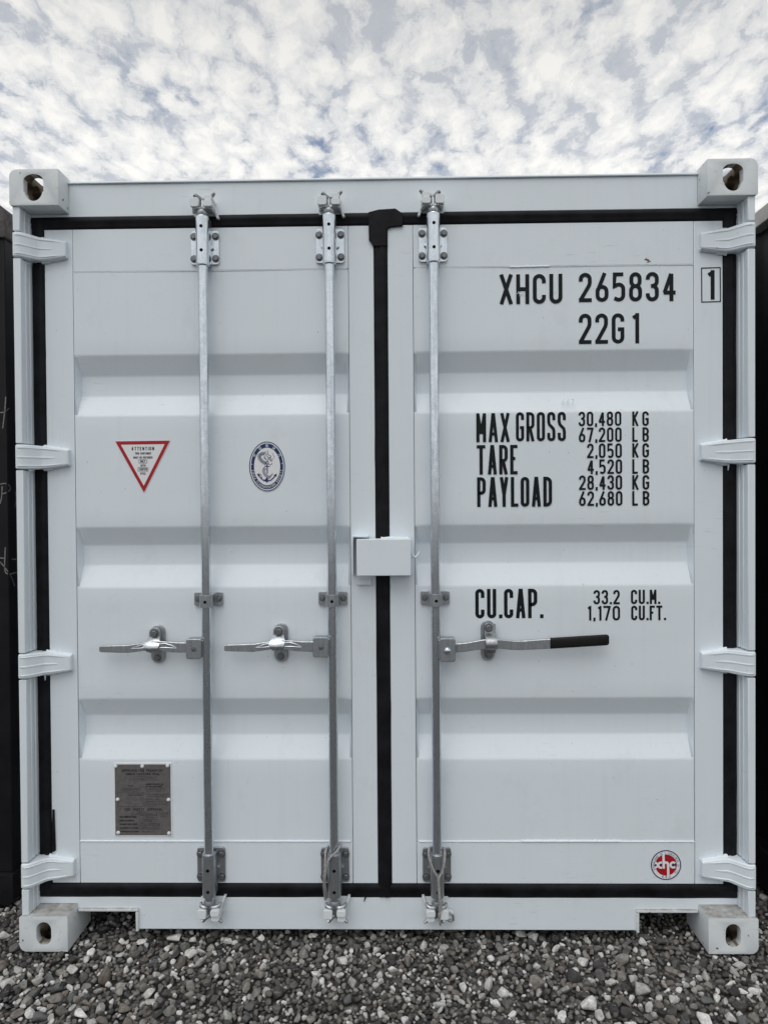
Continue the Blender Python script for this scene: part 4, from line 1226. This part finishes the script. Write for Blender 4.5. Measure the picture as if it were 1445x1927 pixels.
m = MB(); m.box(q0[0], q1[0], .062, DY - .0004, q1[1], q0[1]); m.build('lock_box_stop', WHITE, lockbox, 40, .0012)
m = MB()
hk = [at(*p, .040) for p in ((770.5, 1029), (773.8, 1032), (774.3, 1037), (775.5, 1043), (778, 1047), (781, 1048.5), (784.5, 1047.5), (787.5, 1043), (789, 1037))]
m.tube([(x, .040 + .002 * i / 8, z) for i, (x, z) in enumerate(hk)], [.0042] * 8 + [.0034], 10); m.build('lock_box_hook', WHITE, lockbox, 60)
wp = [at(*p, .050) for p in ((717, 1014.5), (735, 1013.5), (755, 1013.8), (772, 1014.5))]
weld_bead(lockbox, [(x, .050, z + .002) for x, z in wp], .0062, 21)

# ---- eyelet lug beside the cam of the right bar
m = MB()
ex, ez = at(845.5, 1722, .055)
m.tube([(ex + .0105 * math.cos(k * math.pi / 8), .058, ez + .0115 * math.sin(k * math.pi / 8)) for k in range(16)], .0058, 10, closed=True)
m.box(ex - .010, ex + .008, .060, DY - .0003, ez - .017, ez - .004)
m.build('seal_eye', WHITE_KEEP, bars[2], 60)
m = MB()
sp = [at(*p, .045) for p in ((836, 1724), (842, 1732), (849, 1736), (853, 1733), (853, 1726), (851, 1722))]
m.tube([(x, .047, z) for x, z in sp], .0034, 9); m.build('seal_ring', GALV_DULL, bars[2], 60)
# stray rubber strand on the sill
m = MB(); a_, b_ = at(688, 1689, .07), at(685, 1698, .07); m.tube([(a_[0], .0735, a_[1]), (b_[0], .0735, b_[1])], [.0026, .0014], 7); m.build('gasket_flap', RUBBER, door_l, 50)

# ---- wire rope loops hanging on two bars
def rope(name, label, paths, rad, turns_per_m=75):
    root = empty(name, paths[0][0], label, 'rope'); m_all = []
    for P in paths:
        # resample
        pts = [Vector(p) for p in P]; S3 = []
        for i in range(len(pts) - 1):
            p0, p1, p2, p3 = pts[max(i - 1, 0)], pts[i], pts[i + 1], pts[min(i + 2, len(pts) - 1)]
            for k in range(12):
                t = k / 12; S3.append(.5 * (2 * p1 + (p2 - p0) * t + (2 * p0 - 5 * p1 + 4 * p2 - p3) * t * t + (3 * p1 - p0 - 3 * p2 + p3) * t ** 3))
        S3.append(pts[-1])
        # even steps
        D = [0.0]
        for a, c in zip(S3[:-1], S3[1:]): D.append(D[-1] + (c - a).length)
        n = int(D[-1] / .0016); E = []; j = 0
        for i in range(n + 1):
            d = D[-1] * i / n
            while j < len(D) - 2 and D[j + 1] < d: j += 1
            f = (d - D[j]) / max(D[j + 1] - D[j], 1e-9); E.append((d, S3[j].lerp(S3[j + 1], min(f, 1))))
        for s in range(3):
            path = []
            for i, (d, p) in enumerate(E):
                t = (E[min(i + 1, n)][1] - E[max(i - 1, 0)][1]).normalized()
                u = t.cross(Vector((0, 1, 0))); u = u.normalized() if u.length > .05 else Vector((1, 0, 0)); w = t.cross(u)
                a = d * turns_per_m * 2 * math.pi + s * 2.094
                path.append(p + (u * math.cos(a) + w * math.sin(a)) * rad * .52 - root.location)
            m = MB(); m.tube(path, rad * .56, 5); m.build('strand', ROPE, root, 70)
    return root
def rp(pts):
    return [(at(px, py, y)[0], y, at(px, py, y)[1]) for px, py, y in pts]
rope('wire_rope_loop', 'thin twisted grey rope looped round the bottom of the middle locking bar',
     [rp([(617, 1594, .058), (613, 1602, .030), (612, 1618, .016), (611, 1636, .012), (610, 1652, .016), (609.5, 1668, .030), (611, 1684, .050), (612, 1694, .060)]),
      rp([(617, 1594, .058), (628, 1590, .066), (639, 1588, .058), (640.5, 1592, .036), (634, 1603, .014), (622, 1614, .011), (615, 1625, .012), (612, 1645, .011), (611, 1662, .022), (614, 1680, .045), (615, 1690, .060)])], .0040)
rope('wire_rope_loop', 'thin twisted grey rope forming a long noose on the rightmost locking bar',
     [rp([(822, 1594, .068), (812, 1595, .060), (807, 1600, .036), (808, 1618, .016), (816, 1640, .011), (824, 1654, .011), (825, 1672, .012), (826.5, 1692, .012), (827, 1712, .015), (828, 1728, .020), (828.5, 1742, .030)]),
      rp([(822, 1594, .068), (832, 1597, .060), (837, 1602, .036), (836, 1622, .014), (831, 1642, .011), (825.5, 1654, .010), (826, 1674, .010), (827.5, 1694, .010), (830, 1712, .013), (826, 1722, .015), (827, 1734, .020)])], .0040)

# ================================================================== NEIGHBOURING CONTAINERS
nt, nbm = make_casting(True, (NB_CAST, NB_BLACK)), make_casting(False, (NB_BLACK, NB_BLACK))
def neighbour(x0, x1, y0, label, rail_mat):
    root = empty('shipping_container', ((x0 + x1) / 2, y0, 0), label, 'container')
    inv = Matrix.Translation(-root.location)
    kids = []
    before = set(bpy.data.objects)
    put_castings(root, nt, nbm, x0, x1, y0)
    for s, x in ((-1, x0), (1, x1)):
        m = MB(); m.box(x - s * .006, x - s * .120, y0 + .012, y0 + .19, .118, HT - .118); m.build('corner_post', NB_BLACK, root, 40, .004)
        corrugated_side(x - s * .014, s, y0 + .1902, y0 + 5.9, .165, 2.5230, NB_BLACK, 'side_wall', root)
        m = MB(); m.box(x - s * .005, x - s * .065, y0 + .1785, y0 + 5.9, 2.5235, 2.583); m.build('top_side_rail', rail_mat, root, 40, .003)
        m = MB(); m.box(x - s * .005, x - s * .065, y0 + .1785, y0 + 5.9, .02, .1645); m.build('bottom_side_rail', NB_BLACK, root, 40, .003)
    m = MB(); m.box(x0 + .1205, x1 - .1205, y0 + .06, y0 + .10, .15, 2.45); m.build('end_panel', NB_BLACK, root, 40)
    m = MB(); m.box(x0 + .1625, x1 - .1625, y0 + .03, y0 + .10, 2.4505, 2.585); m.build('end_header', NB_BLACK, root, 40, .003)
    m = MB(); m.box(x0 + .1625, x1 - .1625, y0 + .03, y0 + .10, .02, .1495); m.build('end_sill', NB_BLACK, root, 40, .003)
    m = MB(); m.box(x0 + .066, x1 - .066, y0 + .101, y0 + 5.9, 2.55, 2.58); m.build('roof', NB_BLACK, root, 40)
    for o in set(bpy.data.objects) - before:
        if o.parent == root and o.type == 'MESH':
            o.location = o.location - root.location
    return root
LX, LY = -1.386, .268
nl = neighbour(LX - 2.438, LX, LY, 'black shipping container on the left, pale marker scrawl on its corner post', NB_CAST)
nr = neighbour(1.414, 1.414 + 2.438, .06, 'black shipping container on the right, pale grey rail along its roof edge', NB_RAIL)
# scrawled strokes on the left neighbour's corner post
marks = [[(12, 722), (10, 760), (7, 790), (5, 806)], [(0, 776), (8, 775), (17, 768)], [(0, 911), (12, 910), (20, 918), (14, 926), (2, 930)], [(4, 915), (3, 935), (0, 948)], [(29, 925), (30, 940), (28, 955)],
         [(10, 1030), (9, 1070), (15, 1080), (32, 1077)], [(0, 1050), (31, 1053)], [(0, 1057), (18, 1080), (28, 1103)]]
m = MB(); 
for st in marks:
    S2 = spl(st, 6)
    pts = []
    for px, py in S2:
        x, z = at(px, py, LY + .0115)
        if x < LX - .008: pts.append((x, LY + .0112, z))
        else:
            p = atx(px, py, LX - .0052)
            if p.y > LY + .012: pts.append((LX - .0052, p.y, p.z))
    # split where the stroke turns the corner
    for a, b_ in zip(pts[:-1], pts[1:]):
        a, b_ = Vector(a), Vector(b_)
        if (b_ - a).length < 1e-4: continue
        side_f = abs(a.x - (LX - .0052)) < 1e-5 and abs(b_.x - (LX - .0052)) < 1e-5
        d = (b_ - a).normalized(); nrm = Vector((1, 0, 0)) if side_f else Vector((0, -1, 0))
        w = d.cross(nrm).normalized() * .0020
        if (a.x > LX - .006) != (b_.x > LX - .006): continue
        q = [a - w, b_ - w, b_ + w, a + w]
        m.add([p - nl.location for p in q], [(0, 1, 2, 3)])
m.build('marker_scrawl', CHALK, nl, None)
